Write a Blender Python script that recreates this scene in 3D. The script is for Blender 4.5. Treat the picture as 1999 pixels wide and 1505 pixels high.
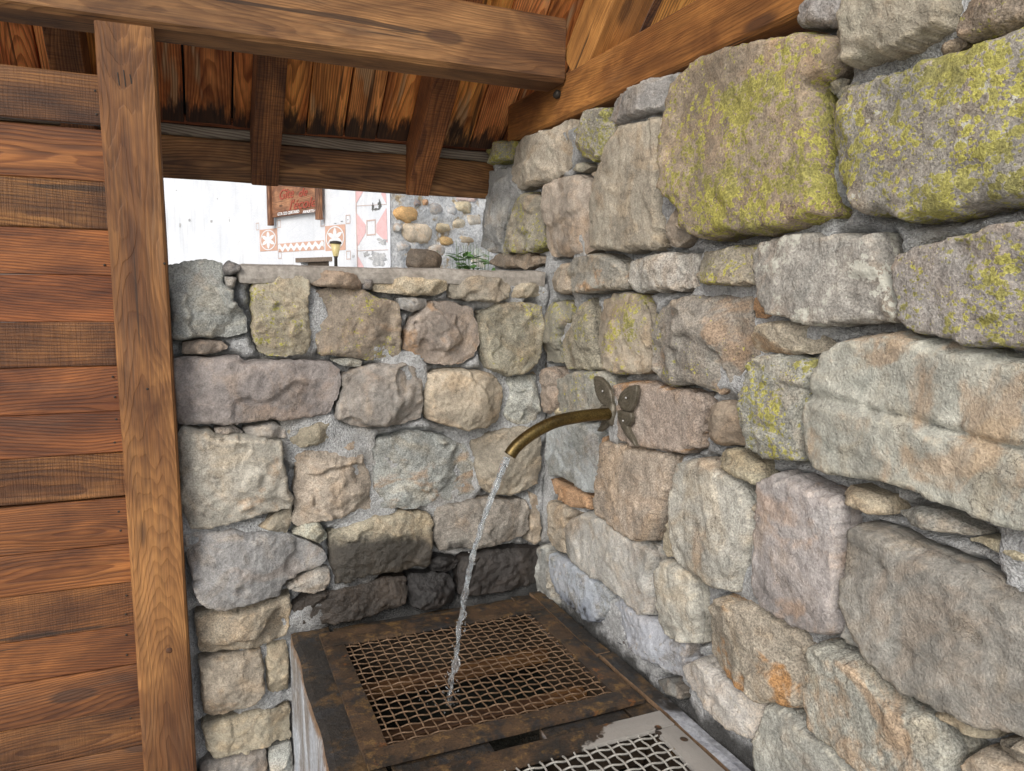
import bpy, math, random
import numpy as np
from mathutils import Matrix, Vector
from mathutils.geometry import delaunay_2d_cdt

for o in list(bpy.data.objects):
    bpy.data.objects.remove(o)
scene = bpy.context.scene
COL = scene.collection
random.seed(7)
EYE = 1.55

# ------------------------------------------------------------------ camera
F_PX, YAW, PITCH, ROLL = 1449.06, 0.4088, 0.12876, -0.013577
IW, IH = 1999.0, 1505.0
_f = np.array([math.sin(YAW)*math.cos(PITCH), math.cos(YAW)*math.cos(PITCH), -math.sin(PITCH)])
_r = np.array([math.cos(YAW), -math.sin(YAW), 0.0])
_d = np.cross(_f, _r)
_c, _s = math.cos(ROLL), math.sin(ROLL)
CR, CD, CF = _c*_r + _s*_d, -_s*_r + _c*_d, _f
cam_data = bpy.data.cameras.new('camera')
cam_data.sensor_width = 36.0
cam_data.lens = F_PX/IW*36.0
cam_data.clip_end = 1000
cam_data.clip_start = 0.05
cam = bpy.data.objects.new('camera', cam_data)
COL.objects.link(cam)
cam.matrix_world = Matrix(((CR[0], -CD[0], -CF[0], 0), (CR[1], -CD[1], -CF[1], 0), (CR[2], -CD[2], -CF[2], EYE), (0, 0, 0, 1)))
scene.camera = cam
scene.cycles.max_bounces = 7; scene.cycles.diffuse_bounces = 4; scene.cycles.glossy_bounces = 3; scene.cycles.transmission_bounces = 6

# ------------------------------------------------------------------ light
world = bpy.data.worlds.new('World'); scene.world = world; world.use_nodes = True
wn = world.node_tree.nodes; wl = world.node_tree.links
bg = wn['Background']; bg.inputs['Strength'].default_value = 0.15
sky = wn.new('ShaderNodeTexSky'); sky.sky_type = 'NISHITA'; sky.sun_disc = False
SUN_EL, SUN_AZ = math.radians(34), math.radians(-137)     # azimuth from +Y towards +X
sky.sun_elevation = SUN_EL; sky.sun_rotation = SUN_AZ
sky.dust_density = 2.5; sky.air_density = 1.0
hs_ = wn.new('ShaderNodeHueSaturation'); hs_.inputs['Saturation'].default_value = 0.45      # thin high overcast: the blue is washed out evenly
wl.new(sky.outputs[0], hs_.inputs['Color']); wl.new(hs_.outputs[0], bg.inputs['Color'])
sun_d = bpy.data.lights.new('sun', 'SUN'); sun_d.energy = 0.8; sun_d.angle = math.radians(22); sun_d.color = (1.0, 0.95, 0.88)
sun = bpy.data.objects.new('sun', sun_d); COL.objects.link(sun)
sv = Vector((math.cos(SUN_EL)*math.sin(SUN_AZ), math.cos(SUN_EL)*math.cos(SUN_AZ), math.sin(SUN_EL)))
sun.rotation_euler = (-sv).to_track_quat('-Z', 'Y').to_euler()
vs = scene.view_settings
vs.view_transform = 'Standard'; vs.look = 'None'; vs.gamma = 1.0; vs.exposure = 0.62
try: vs.use_curve_mapping = False
except Exception: pass

# ------------------------------------------------------------------ helpers
def ray(x, y):
    return ((x-IW/2)/F_PX)*CR + ((y-IH/2)/F_PX)*CD + CF
CAMP = np.array([0, 0, EYE])
def pix(x, y, point, normal):
    """world point where the sight line of a photo pixel meets a plane"""
    r = ray(x, y); n = np.array(normal, float)
    return CAMP + r*(np.dot(np.array(point, float)-CAMP, n)/np.dot(r, n))

_rs = np.random.RandomState(3)
_LAT = _rs.rand(64, 64, 64)
def vnoise(p):
    p = np.asarray(p, float); i = np.floor(p).astype(int); f = p-i; f = f*f*(3-2*f)
    i0 = i & 63; i1 = (i+1) & 63
    x0, y0, z0 = i0.T; x1, y1, z1 = i1.T; fx, fy, fz = f.T
    L = _LAT
    a = L[x0, y0, z0]*(1-fx)+L[x1, y0, z0]*fx; b = L[x0, y1, z0]*(1-fx)+L[x1, y1, z0]*fx
    c = L[x0, y0, z1]*(1-fx)+L[x1, y0, z1]*fx; d = L[x0, y1, z1]*(1-fx)+L[x1, y1, z1]*fx
    return ((a*(1-fy)+b*fy)*(1-fz)+(c*(1-fy)+d*fy)*fz)*2-1
def fbm(p, octv=4, lac=2.03, gain=0.5):
    p = np.asarray(p, float); s = 0; a = 1.0
    for k in range(octv):
        s = s + a*vnoise(p+k*17.3); p = p*lac; a *= gain
    return s

def link(name, me, mat=None, parent=None):
    o = bpy.data.objects.new(name, me); COL.objects.link(o)
    if mat: me.materials.append(mat)
    if parent: put(o, parent)
    return o
def put(o, parent):
    o.parent = parent
    o.matrix_parent_inverse = Matrix.Translation(-Vector(origin_of(parent)))
def origin_of(p):
    v = Vector(p.location)
    while p.parent is not None:
        p = p.parent; break
    return v
def mesh(name, verts, faces, mat=None, parent=None, loc=None, smooth=False):
    me = bpy.data.meshes.new(name)
    v = np.asarray(verts, float)
    if loc is None: loc = v.mean(axis=0)
    loc = np.asarray(loc, float)
    me.from_pydata([tuple(q) for q in v-loc], [], faces)
    if smooth:
        me.polygons.foreach_set('use_smooth', [True]*len(me.polygons))
    me.update()
    o = link(name, me, mat)
    o.location = Vector(loc)
    if parent: attach(o, parent)
    return o
WORLD_LOC = {}
def attach(o, parent):
    """parent without moving: parents here are never rotated, so offsets are plain subtraction"""
    o.parent = parent
    w = Vector((0, 0, 0)); p = parent
    while p is not None:
        w += p.matrix_parent_inverse.to_translation() + Vector(p.location) if False else Vector(p.location)
        p = p.parent
    o.location = Vector(o.location) - w
def thing(name, label, cat, loc=(0, 0, 0), group=None):
    o = bpy.data.objects.new(name, None); COL.objects.link(o); o.location = loc
    o.empty_display_size = 0.1
    tag(o, label, cat, group); return o
def tag(o, label, cat, group=None):
    o['label'] = label; o['category'] = cat
    if group: o['group'] = group
    return o

# ------------------------------------------------------------------ node helper
class NT:
    def __init__(s, name):
        s.m = bpy.data.materials.new(name); s.m.use_nodes = True
        s.t = s.m.node_tree; s.n = s.t.nodes; s.l = s.t.links
        s.b = s.n['Principled BSDF']; s.out = s.n['Material Output']
        tc = s.n.new('ShaderNodeTexCoord'); s.obj = tc.outputs['Object']
        oi = s.n.new('ShaderNodeObjectInfo'); s.rand = oi.outputs['Random']; s.ocol = oi.outputs['Color']
        g = s.n.new('ShaderNodeNewGeometry'); s.pos = g.outputs['Position']; s.nrm = g.outputs['Normal']; s.point = g.outputs['Pointiness']
    def set(s, sock, v):
        if hasattr(v, 'is_output') or isinstance(v, bpy.types.NodeSocket): s.l.new(v, sock)
        else:
            if sock.type == 'RGBA' and len(v) == 3: v = (*v, 1)
            sock.default_value = v
    def math(s, op, a, b=0.0, c=None, clamp=False):
        n = s.n.new('ShaderNodeMath'); n.operation = op; n.use_clamp = clamp
        s.set(n.inputs[0], a); s.set(n.inputs[1], b)
        if c is not None: s.set(n.inputs[2], c)
        return n.outputs[0]
    def vec(s, op, a, b=(0, 0, 0)):
        n = s.n.new('ShaderNodeVectorMath'); n.operation = op
        s.set(n.inputs[0], a)
        if op == 'SCALE': s.set(n.inputs['Scale'], b)
        else: s.set(n.inputs[1], b)
        return n.outputs['Value'] if op in ('LENGTH', 'DOT_PRODUCT', 'DISTANCE') else n.outputs[0]
    def comb(s, x, y, z):
        n = s.n.new('ShaderNodeCombineXYZ')
        for i, v in enumerate((x, y, z)): s.set(n.inputs[i], v)
        return n.outputs[0]
    def sep(s, v):
        n = s.n.new('ShaderNodeSeparateXYZ'); s.set(n.inputs[0], v); return n.outputs
    def noise(s, v, scale, detail=4, rough=0.55, dist=0.0):
        n = s.n.new('ShaderNodeTexNoise'); s.set(n.inputs['Vector'], v); s.set(n.inputs['Scale'], scale)
        n.inputs['Detail'].default_value = detail; n.inputs['Roughness'].default_value = rough; n.inputs['Distortion'].default_value = dist
        return n.outputs['Fac']
    def voro(s, v, scale, feat='F1', out='Distance', rnd=1.0):
        n = s.n.new('ShaderNodeTexVoronoi'); n.feature = feat; s.set(n.inputs['Vector'], v); s.set(n.inputs['Scale'], scale)
        n.inputs['Randomness'].default_value = rnd
        return n.outputs[out]
    def ramp(s, v, lo, hi, a=0.0, b=1.0):
        n = s.n.new('ShaderNodeMapRange'); n.interpolation_type = 'SMOOTHSTEP'
        s.set(n.inputs['Value'], v); s.set(n.inputs['From Min'], lo); s.set(n.inputs['From Max'], hi)
        n.inputs['To Min'].default_value = a; n.inputs['To Max'].default_value = b
        return n.outputs[0]
    def mix(s, f, a, b, mode='MIX'):
        n = s.n.new('ShaderNodeMix'); n.data_type = 'RGBA'; n.blend_type = mode; n.clamp_factor = True
        s.set(n.inputs['Factor'], f); s.set(n.inputs['A'], a); s.set(n.inputs['B'], b)
        for i in n.inputs:
            pass
        return n.outputs['Result']
    def mixc(s, f, a, b, mode='MIX'):
        n = s.n.new('ShaderNodeMixRGB'); n.blend_type = mode
        s.set(n.inputs[0], f); s.set(n.inputs[1], a); s.set(n.inputs[2], b)
        return n.outputs[0]
    def attr(s, name):
        n = s.n.new('ShaderNodeAttribute'); n.attribute_type = 'OBJECT'; n.attribute_name = name
        return n.outputs['Fac']
    def bump(s, h, strength=0.5, dist=0.01, base=None):
        n = s.n.new('ShaderNodeBump'); s.set(n.inputs['Height'], h)
        n.inputs['Strength'].default_value = strength; n.inputs['Distance'].default_value = dist
        if base is not None: s.l.new(base, n.inputs['Normal'])
        return n.outputs[0]
    def fin(s, col, rough=0.8, normal=None, **kw):
        s.set(s.b.inputs['Base Color'], col); s.set(s.b.inputs['Roughness'], rough)
        if normal is not None: s.l.new(normal, s.b.inputs['Normal'])
        for k, v in kw.items(): s.set(s.b.inputs[k.replace('_', ' ')], v)
        return s.m

# ------------------------------------------------------------------ materials
def mat_stone(name, lich=False, splash=False):
    t = NT(name)
    off = t.vec('ADD', t.obj, t.vec('SCALE', t.comb(t.rand, t.math('MULTIPLY', t.rand, 7.7), t.math('MULTIPLY', t.rand, 3.1)), 13.0))
    rot = t.n.new('ShaderNodeVectorRotate'); rot.rotation_type = 'AXIS_ANGLE'; rot.inputs['Axis'].default_value = (0.7, 0.7, 0.1)
    t.set(rot.inputs['Vector'], off); t.set(rot.inputs['Angle'], t.math('MULTIPLY', t.rand, 19.0)); rv = rot.outputs[0]
    r2 = t.math('FRACT', t.math('MULTIPLY', t.rand, 57.3))
    big = t.noise(off, 6.5, 4, 0.6, 0.5); mid = t.noise(off, 38, 5, 0.7); fine = t.noise(off, 240, 3, 0.72)
    lay = t.noise(t.vec('MULTIPLY', rv, (16, 16, 46)), 1.0, 5, 0.7, 0.4)          # cleavage layers
    g3 = lambda v, a, b: t.comb(*[t.ramp(v, 0.25, 0.75, a, b)]*3)
    col = t.mixc(1.0, t.ocol, g3(big, 0.70, 1.26), 'MULTIPLY')
    # warm / cool drift inside one stone
    wv = t.noise(off, 8.5, 3, 0.6, 1.0)
    col = t.mixc(t.ramp(wv, 0.48, 0.70, 0, 0.6), col, t.mixc(1.0, col, (1.10, 0.96, 0.80), 'MULTIPLY'))
    col = t.mixc(t.ramp(wv, 0.48, 0.28, 0, 0.6), col, t.mixc(1.0, col, (0.91, 0.96, 0.98), 'MULTIPLY'))
    # iron stain along the layers
    rn = t.math('ADD', t.math('MULTIPLY', t.noise(t.vec('ADD', rv, (2, 7, 1)), 7, 3, 0.6, 0.8), 0.75), t.math('MULTIPLY', lay, 0.25))
    col = t.mixc(t.math('MULTIPLY', t.ramp(rn, 0.52, 0.62), t.attr('rust')), col, (0.36, 0.20, 0.085))
    # grain, stronger on some stones than on others
    col = t.mixc(t.ramp(r2, 0, 1, 0.35, 1.0), col, t.mixc(1.0, col, g3(lay, 0.80, 1.20), 'MULTIPLY'))
    col = t.mixc(1.0, col, g3(mid, 0.84, 1.16), 'MULTIPLY')
    col = t.mixc(t.ramp(r2, 1, 0, 0.45, 1.0), col, t.mixc(1.0, col, g3(fine, 0.48, 1.50), 'MULTIPLY'))
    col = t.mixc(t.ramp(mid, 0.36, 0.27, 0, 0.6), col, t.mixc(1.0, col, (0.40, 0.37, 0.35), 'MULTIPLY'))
    # cracks
    crack = t.ramp(t.math('ABSOLUTE', t.math('SUBTRACT', t.math('ADD', t.math('MULTIPLY', big, 0.8), t.math('MULTIPLY', mid, 0.2)), 0.47)), 0.0, 0.006, 1.0, 0.0)
    crack = t.math('MULTIPLY', crack, t.ramp(wv, 0.50, 0.58))
    col = t.mixc(t.math('MULTIPLY', crack, 0.7), col, (0.07, 0.058, 0.046))
    # pale worn arrises
    col = t.mixc(t.ramp(t.point, 0.51, 0.57, 0.0, 0.5), col, t.mixc(1.0, col, (1.45, 1.38, 1.28), 'MULTIPLY'))
    rough = 0.88
    if lich:
        wl_ = t.attr('pale')
        wm = t.ramp(t.math('ADD', t.math('ADD', t.math('MULTIPLY', wv, 0.55), t.math('MULTIPLY', mid, 0.75)), t.math('MULTIPLY', wl_, 0.09)), 0.78, 0.82)
        wm = t.math('MULTIPLY', wm, t.ramp(wl_, 0.0, 0.1))
        col = t.mixc(t.math('MULTIPLY', wm, 0.85), col, (0.55, 0.55, 0.48))
        la = t.attr('lichen'); lb = t.noise(t.vec('ADD', off, (3, 8, 2)), 7.5, 5, 0.62, 0.6)
        wp = t.vec('ADD', off, t.vec('SCALE', t.comb(mid, fine, wv), 0.016))
        thr = t.math('ADD', t.math('MULTIPLY', la, 0.46), t.math('MULTIPLY', t.math('SUBTRACT', lb, 0.5), 2.2))
        c1 = t.voro(wp, 66); c2 = t.voro(t.vec('ADD', wp, (4, 4, 4)), 150)
        lv = t.math('MAXIMUM', t.math('SUBTRACT', thr, c1), t.math('SUBTRACT', t.math('ADD', thr, -0.02), c2))
        lv = t.math('ADD', lv, t.math('MULTIPLY', t.math('SUBTRACT', mid, 0.5), 1.0))
        lm = t.math('MULTIPLY', t.ramp(lv, -0.03, 0.05), t.ramp(la, 0.0, 0.08))
        lcol = t.mixc(t.ramp(wv, 0.35, 0.65), (0.30, 0.285, 0.08), (0.47, 0.44, 0.085))
        lcol = t.mixc(t.ramp(lv, 0.06, 0.30), lcol, t.mixc(1.0, lcol, (0.72, 0.72, 0.80), 'MULTIPLY'))
        lcol = t.mixc(1.0, lcol, g3(fine, 0.55, 1.42), 'MULTIPLY')
        col = t.mixc(t.math('MULTIPLY', lm, 0.9), col, lcol)
    if splash:
        z = t.sep(t.pos)[2]; wt = t.attr('wet_top')
        tide = t.math('ADD', z, t.math('MULTIPLY', t.math('SUBTRACT', wv, 0.5), 0.16))
        wet = t.ramp(t.math('SUBTRACT', wt, tide), -0.015, 0.04)
        col = t.mixc(t.math('MULTIPLY', wet, 0.95), col, t.mixc(1.0, col, (0.085, 0.08, 0.085), 'MULTIPLY'))
        lime = t.math('MULTIPLY', t.attr('lime'), t.ramp(t.math('ADD', t.math('MULTIPLY', big, 0.6), t.math('MULTIPLY', mid, 0.4)), 0.40, 0.54))
        drops = t.ramp(t.voro(t.vec('ADD', off, t.vec('SCALE', t.comb(mid, fine, wv), 0.01)), 48), 0.16, 0.28)
        col = t.mixc(t.math('MULTIPLY', t.math('MULTIPLY', lime, drops), 0.75), col, (0.42, 0.47, 0.56))
        rough = t.math('SUBTRACT', 0.88, t.math('MULTIPLY', wet, 0.5))
    crease = t.math('ABSOLUTE', t.math('SUBTRACT', mid, 0.5))
    h = t.math('ADD', t.math('ADD', t.math('MULTIPLY', crease, -1.1), t.math('MULTIPLY', fine, 0.5)), t.math('MULTIPLY', lay, 0.38))
    if lich: h = t.math('ADD', h, t.math('MULTIPLY', mid, 0.3))
    n = t.bump(h, 0.85, 0.008)
    return t.fin(col, rough, n)

def mat_mortar():
    t = NT('lime_mortar')
    p = t.pos
    a = t.noise(p, 14, 5, 0.6); f = t.noise(p, 140, 5, 0.75); g = t.voro(p, 260)
    col = t.mixc(t.ramp(a, 0.3, 0.7), (0.40, 0.41, 0.415), (0.58, 0.59, 0.595))
    col = t.mixc(1.0, col, t.comb(*[t.ramp(f, 0.25, 0.75, 0.5, 1.35)]*3), 'MULTIPLY')
    col = t.mixc(t.ramp(t.noise(p, 5, 3), 0.5, 0.7, 0, 0.6), col, (0.29, 0.255, 0.205))
    z = t.sep(p)[2]; x = t.sep(p)[0]
    tide = t.math('ADD', z, t.math('MULTIPLY', t.math('SUBTRACT', t.noise(p, 9, 4, 0.6), 0.5), 0.16))
    lev = t.ramp(x, 0.985, 0.995, 0.74, 0.64)
    wet = t.math('MULTIPLY', t.ramp(t.math('SUBTRACT', lev, tide), 0.0, 0.05), t.ramp(x, 0.24, 0.34))
    col = t.mixc(t.math('MULTIPLY', wet, 0.9), col, (0.025, 0.024, 0.022))
    n = t.bump(t.math('ADD', f, t.math('ADD', t.math('MULTIPLY', g, 0.6), a)), 0.9, 0.010)
    return t.fin(col, 0.93, n)

def mat_wood(name, dark, light, ring=150.0, rm=0.72, sawn=0.0, stain=False, rough=0.62, grey=0.0):
    """grain runs along local x; rings are cylinders whose axis leans a little, so faces show arches"""
    t = NT(name)
    r = t.rand
    o = t.vec('ADD', t.obj, t.comb(t.math('MULTIPLY', r, 31.0), 0.0, 0.0))
    wob = t.noise(t.vec('MULTIPLY', o, (1.6, 7, 7)), 1.0, 3, 0.5)
    wob2 = t.noise(t.vec('MULTIPLY', o, (5, 30, 30)), 1.0, 3, 0.55)
    x, y, z = t.sep(o)
    ly, lz = t.sep(t.obj)[1], t.sep(t.obj)[2]
    cy = t.math('MULTIPLY', t.math('SUBTRACT', t.math('FRACT', t.math('MULTIPLY', r, 17.3)), 0.5), 0.10)
    yy = t.math('SUBTRACT', ly, cy)
    lean = t.math('MULTIPLY', t.math('SINE', t.math('MULTIPLY', x, 2.1)), 0.045)
    zz = t.math('ADD', t.math('ADD', lz, 0.055), lean)
    rad = t.vec('LENGTH', t.comb(0.0, yy, zz))
    rad = t.math('ADD', rad, t.math('ADD', t.math('MULTIPLY', wob, 0.055), t.math('MULTIPLY', wob2, 0.006)))
    ph = t.math('FRACT', t.math('MULTIPLY', rad, ring))
    late = t.math('MULTIPLY', t.ramp(ph, 0.25, 0.85), t.ramp(ph, 0.90, 1.0, 1.0, 0.0))
    fib = t.noise(t.vec('MULTIPLY', o, (6, 260, 260)), 1.0, 4, 0.65)
    blot = t.noise(t.vec('MULTIPLY', o, (2.2, 9, 9)), 1.0, 4, 0.6, 0.6)
    col = t.mixc(t.ramp(blot, 0.28, 0.72), dark, light)
    col = t.mixc(t.math('MULTIPLY', late, rm), col, t.mixc(1.0, col, (0.36, 0.26, 0.20), 'MULTIPLY'))
    col = t.mixc(1.0, col, t.comb(*[t.ramp(fib, 0.25, 0.75, 0.66, 1.28)]*3), 'MULTIPLY')
    pat = t.noise(t.vec('MULTIPLY', t.vec('ADD', o, (8, 2, 5)), (2.6, 6, 6)), 1.0, 4, 0.62, 1.0)
    col = t.mixc(1.0, col, t.comb(t.ramp(pat, .3, .7, .52, 1.35), t.ramp(pat, .3, .7, .45, 1.38), t.ramp(pat, .3, .7, .42, 1.38)), 'MULTIPLY')
    col = t.mixc(1.0, col, t.ocol, 'MULTIPLY')
    # knots
    kd = t.voro(t.vec('MULTIPLY', t.vec('ADD', o, t.comb(0, r, 0)), (2.3, 7, 7)), 1.0, 'F1', 'Distance')
    kn = t.ramp(kd, 0.07, 0.115, 1.0, 0.0)
    ke = t.math('MULTIPLY', t.ramp(kd, 0.07, 0.10), t.ramp(kd, 0.10, 0.15, 1.0, 0.0))
    col = t.mixc(t.math('MULTIPLY', kn, 0.75), col, (0.055, 0.022, 0.010))
    col = t.mixc(t.math('MULTIPLY', ke, 0.6), col, (0.03, 0.013, 0.007))
    # drying checks
    chk = t.ramp(t.noise(t.vec('MULTIPLY', t.vec('ADD', o, (3, 3, 3)), (1.2, 55, 55)), 1.0, 2, 0.4), 0.71, 0.735)
    col = t.mixc(t.math('MULTIPLY', chk, 0.75), col, (0.02, 0.011, 0.006))
    # old grey weathering
    gm = t.ramp(t.noise(t.vec('MULTIPLY', t.vec('ADD', o, (11, 1, 0)), (3, 14, 14)), 1.0, 4, 0.6), 0.55 - grey*0.3, 0.72 - grey*0.3)
    col = t.mixc(t.math('MULTIPLY', gm, 0.10+0.6*grey), col, t.mixc(late, (0.22, 0.185, 0.14), (0.09, 0.075, 0.06)))
    h = t.math('ADD', t.math('MULTIPLY', fib, 0.6), t.math('MULTIPLY', late, -0.4))
    sm = t.attr('sawn')
    saw = t.noise(t.vec('MULTIPLY', o, (300, 14, 14)), 1.0, 2, 0.5)
    line = t.ramp(t.math('FRACT', t.math('ADD', t.math('MULTIPLY', x, 17.0), t.math('MULTIPLY', wob, 0.5))), 0.0, 0.06, 1.0, 0.0)
    sawd = t.math('MULTIPLY', sm, t.math('ADD', t.ramp(saw, 0.4, 0.62), t.math('MULTIPLY', line, 0.7)))
    col = t.mixc(t.math('MULTIPLY', sawd, 0.5), col, t.mixc(1.0, col, (0.4, 0.36, 0.3), 'MULTIPLY'))
    h = t.math('SUBTRACT', h, t.math('MULTIPLY', sawd, 0.7))
    if stain:   # black mould where damp creeps up from the eave end (local x = 0)
        lx = t.sep(t.obj)[0]
        edge = t.math('ADD', t.math('MULTIPLY', t.noise(t.vec('MULTIPLY', o, (7, 40, 40)), 1.0, 5, 0.65), 0.34), -0.02)
        sm_ = t.ramp(t.math('SUBTRACT', edge, lx), -0.03, 0.05)
        col = t.mixc(t.math('MULTIPLY', sm_, 0.93), col, (0.014, 0.012, 0.011))
        pale = t.ramp(t.noise(t.vec('MULTIPLY', t.vec('ADD', o, (2, 9, 4)), (2.5, 16, 16)), 1.0, 3, 0.5), 0.56, 0.64)
        col = t.mixc(t.math('MULTIPLY', t.math('MULTIPLY', pale, 0.75), t.math('SUBTRACT', 1.0, sm_)), col, t.mixc(late, (0.56, 0.40, 0.23), (0.30, 0.17, 0.075)))
    n = t.bump(h, 0.5, 0.0035)
    return t.fin(col, t.math('ADD', rough, t.math('MULTIPLY', fib, 0.15)), n)

def mat_rust(name, wetgrey=0.0):
    t = NT(name); p = t.pos
    a = t.noise(p, 11, 6, 0.7, 0.4); b = t.noise(t.vec('ADD', p, (4, 1, 7)), 26, 6, 0.75); f = t.noise(p, 240, 4, 0.7)
    col = t.mixc(t.ramp(a, 0.36, 0.62), (0.024, 0.020, 0.017), (0.075, 0.044, 0.023))
    col = t.mixc(t.math('MULTIPLY', t.ramp(b, 0.52, 0.64), 0.7), col, (0.17, 0.10, 0.036))
    col = t.mixc(t.math('MULTIPLY', t.ramp(t.noise(t.vec('ADD', p, (1, 5, 2)), 19, 5, 0.7), 0.60, 0.70), 0.8), col, (0.22, 0.085, 0.022))
    col = t.mixc(t.math('MULTIPLY', t.ramp(t.noise(t.vec('ADD', p, (7, 5, 2)), 9, 5, 0.7), 0.54, 0.64), 0.85), col, (0.020, 0.020, 0.021))
    col = t.mixc(1.0, col, t.comb(*[t.ramp(f, 0.25, 0.75, 0.55, 1.5)]*3), 'MULTIPLY')
    if wetgrey:
        y = t.sep(p)[1]; x = t.sep(p)[0]
        q = t.math('ADD', t.math('SUBTRACT', x, t.math('MULTIPLY', t.math('SUBTRACT', y, 1.3), 1.3)), t.math('MULTIPLY', t.noise(p, 14, 4, 0.6), 0.22))
        dry = t.math('MULTIPLY', t.ramp(q, 0.885, 0.905), t.ramp(t.voro(p, 22), 0.18, 0.22))
        col = t.mixc(dry, col, t.mixc(f, (0.27, 0.255, 0.235), (0.34, 0.325, 0.30)))
    n = t.bump(t.math('ADD', t.math('MULTIPLY', f, 0.6), b), 0.5, 0.003)
    return t.fin(col, t.ramp(a, 0.3, 0.7, 0.42, 0.75), n)

def mat_simple(name, col, rough=0.8, var=0.3, scale=20, bump=0.3, bd=0.004, metal=0.0, col2=None):
    t = NT(name); n1 = t.noise(t.pos, scale, 5, 0.65); n2 = t.noise(t.pos, scale*9, 3, 0.65)
    c = t.mixc(t.ramp(n1, 0.3, 0.7), col, col2 if col2 else tuple(min(1, q*(1+var)) for q in col))
    c = t.mixc(1.0, c, t.comb(*[t.ramp(n2, 0.25, 0.75, 1-var, 1+var)]*3), 'MULTIPLY')
    return t.fin(c, rough, t.bump(t.math('ADD', n1, t.math('MULTIPLY', n2, 0.6)), bump, bd), Metallic=metal)

M_STONE = mat_stone('fieldstone'); M_LICHEN = mat_stone('lichen_fieldstone', True); M_SPLASH = mat_stone('splashed_fieldstone', False, True); M_MORTAR = mat_mortar()
M_BOARD = mat_wood('stained_board', (0.125, 0.042, 0.011), (0.34, 0.135, 0.036), 170, rm=.66)
M_POST = mat_wood('post_timber', (0.150, 0.060, 0.018), (0.31, 0.145, 0.045), 260, rm=.32)
M_BEAM = mat_wood('beam_timber', (0.125, 0.057, 0.020), (0.30, 0.150, 0.055), 210, rm=.42)
M_OAK = mat_wood('warm_beam_timber', (0.20, 0.085, 0.022), (0.42, 0.195, 0.052), 230, rm=.3)
M_DECK = mat_wood('roof_plank_timber', (0.30, 0.088, 0.020), (0.66, 0.30, 0.085), 130, stain=True)
M_RAFT = mat_wood('rafter_timber', (0.17, 0.062, 0.019), (0.38, 0.160, 0.050), 160)
M_FASC = mat_wood('fascia_timber', (0.10, 0.047, 0.018), (0.33, 0.165, 0.06), 120)
M_GREYW = mat_wood('grey_batten_timber', (0.22, 0.19, 0.16), (0.40, 0.36, 0.30), 130, grey=1.0)
M_SLAT = mat_wood('wet_slat_timber', (0.12, 0.060, 0.022), (0.26, 0.14, 0.05), 130)
M_RUST = mat_rust('rusty_wet_steel'); M_RUST2 = mat_rust('half_dry_steel', 1.0)
M_WIRE = mat_simple('rusty_wire', (0.14, 0.085, 0.05), 0.42, 0.5, 60, 0.3, 0.001, 0.4, (0.28, 0.19, 0.12))
M_WIRE2 = mat_simple('zinc_wire', (0.36, 0.35, 0.32), 0.45, 0.25, 60, 0.3, 0.001, 0.3)
M_BRASS = mat_simple('tarnished_brass', (0.075, 0.052, 0.020), 0.36, 0.35, 30, 0.15, 0.001, 0.8, (0.15, 0.105, 0.034))
M_BRONZE = mat_simple('weathered_bronze', (0.085, 0.076, 0.056), 0.45, 0.3, 45, 0.3, 0.002, 0.35, (0.145, 0.128, 0.098))
M_SCREW = mat_simple('screw_zinc', (0.5, 0.5, 0.5), 0.35, 0.1, 90, 0.1, 0.001, 0.8)
M_IRON = mat_simple('dark_iron', (0.03, 0.025, 0.02), 0.6, 0.3, 60, 0.3, 0.001, 0.4)

# ------------------------------------------------------------------ ground
t = NT('gravel_yard'); a = t.noise(t.pos, 3, 5, 0.6); b = t.voro(t.pos, 45)
c = t.mixc(t.ramp(a, 0.3, 0.7), (0.36, 0.34, 0.31), (0.52, 0.50, 0.46)); c = t.mixc(t.ramp(b, 0.1, 0.6, 0.3, 0.0), c, (0.14, 0.13, 0.12))
M_GROUND = t.fin(c, 0.95, t.bump(b, 0.6, 0.02))
g = mesh('ground', [(-200, -200, 0), (200, -200, 0), (200, 200, 0), (-200, 200, 0)], [(0, 1, 2, 3)], M_GROUND, loc=(0, 0, 0)); g['kind'] = 'structure'

# ------------------------------------------------------------------ stone walls
XW, YB = 1.01, 2.07
BACK = dict(p=np.array([0, YB, 0.0]), u=np.array([1.0, 0, 0]), v=np.array([0, 0, 1.0]), n=np.array([0, -1.0, 0]))
RIGHT = dict(p=np.array([XW, 0, 0.0]), u=np.array([0, -1.0, 0]), v=np.array([0, 0, 1.0]), n=np.array([-1.0, 0, 0]))
TAGS = {'A': (300, 480, 2.8557), 'B': (900, 480, 2.8557), 'C': (1299, 480, 2.8557), 'D': (300, 978, 2.8557), 'E': (1299, 978, 2.8557),
        'F': (900, 978, 2.8557), 'G': (1299, 0, 2.8557), 'H': (900, 200, 4.427), 'I': (1550, 900, 4.425), 'J': (1550, 1165, 4.425), 'L': (900, 0, 2.8557), 'P': (0, 0, 1.0)}
CLR = dict(tan=(.355, .312, .245), brown=(.285, .235, .18), purple=(.285, .262, .238), blue=(.315, .318, .31), grey=(.325, .315, .288), green=(.295, .28, .22),
           pink=(.37, .308, .258), orange=(.43, .275, .165), dark=(.18, .175, .17), yellow=(.40, .355, .26), pale=(.395, .375, .332), rose=(.31, .26, .22))
PROUD = 0.022
def px_poly(wall, tagk, pts):
    x0, y0, s = TAGS[tagk]; P = wall['p']+wall['n']*PROUD; out = []
    for (a, b) in pts:
        q = pix(x0+a/s, y0+b/s, P, wall['n'])-wall['p']
        out.append((np.dot(q, wall['u']), np.dot(q, wall['v'])))
    return np.array(out)

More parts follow.
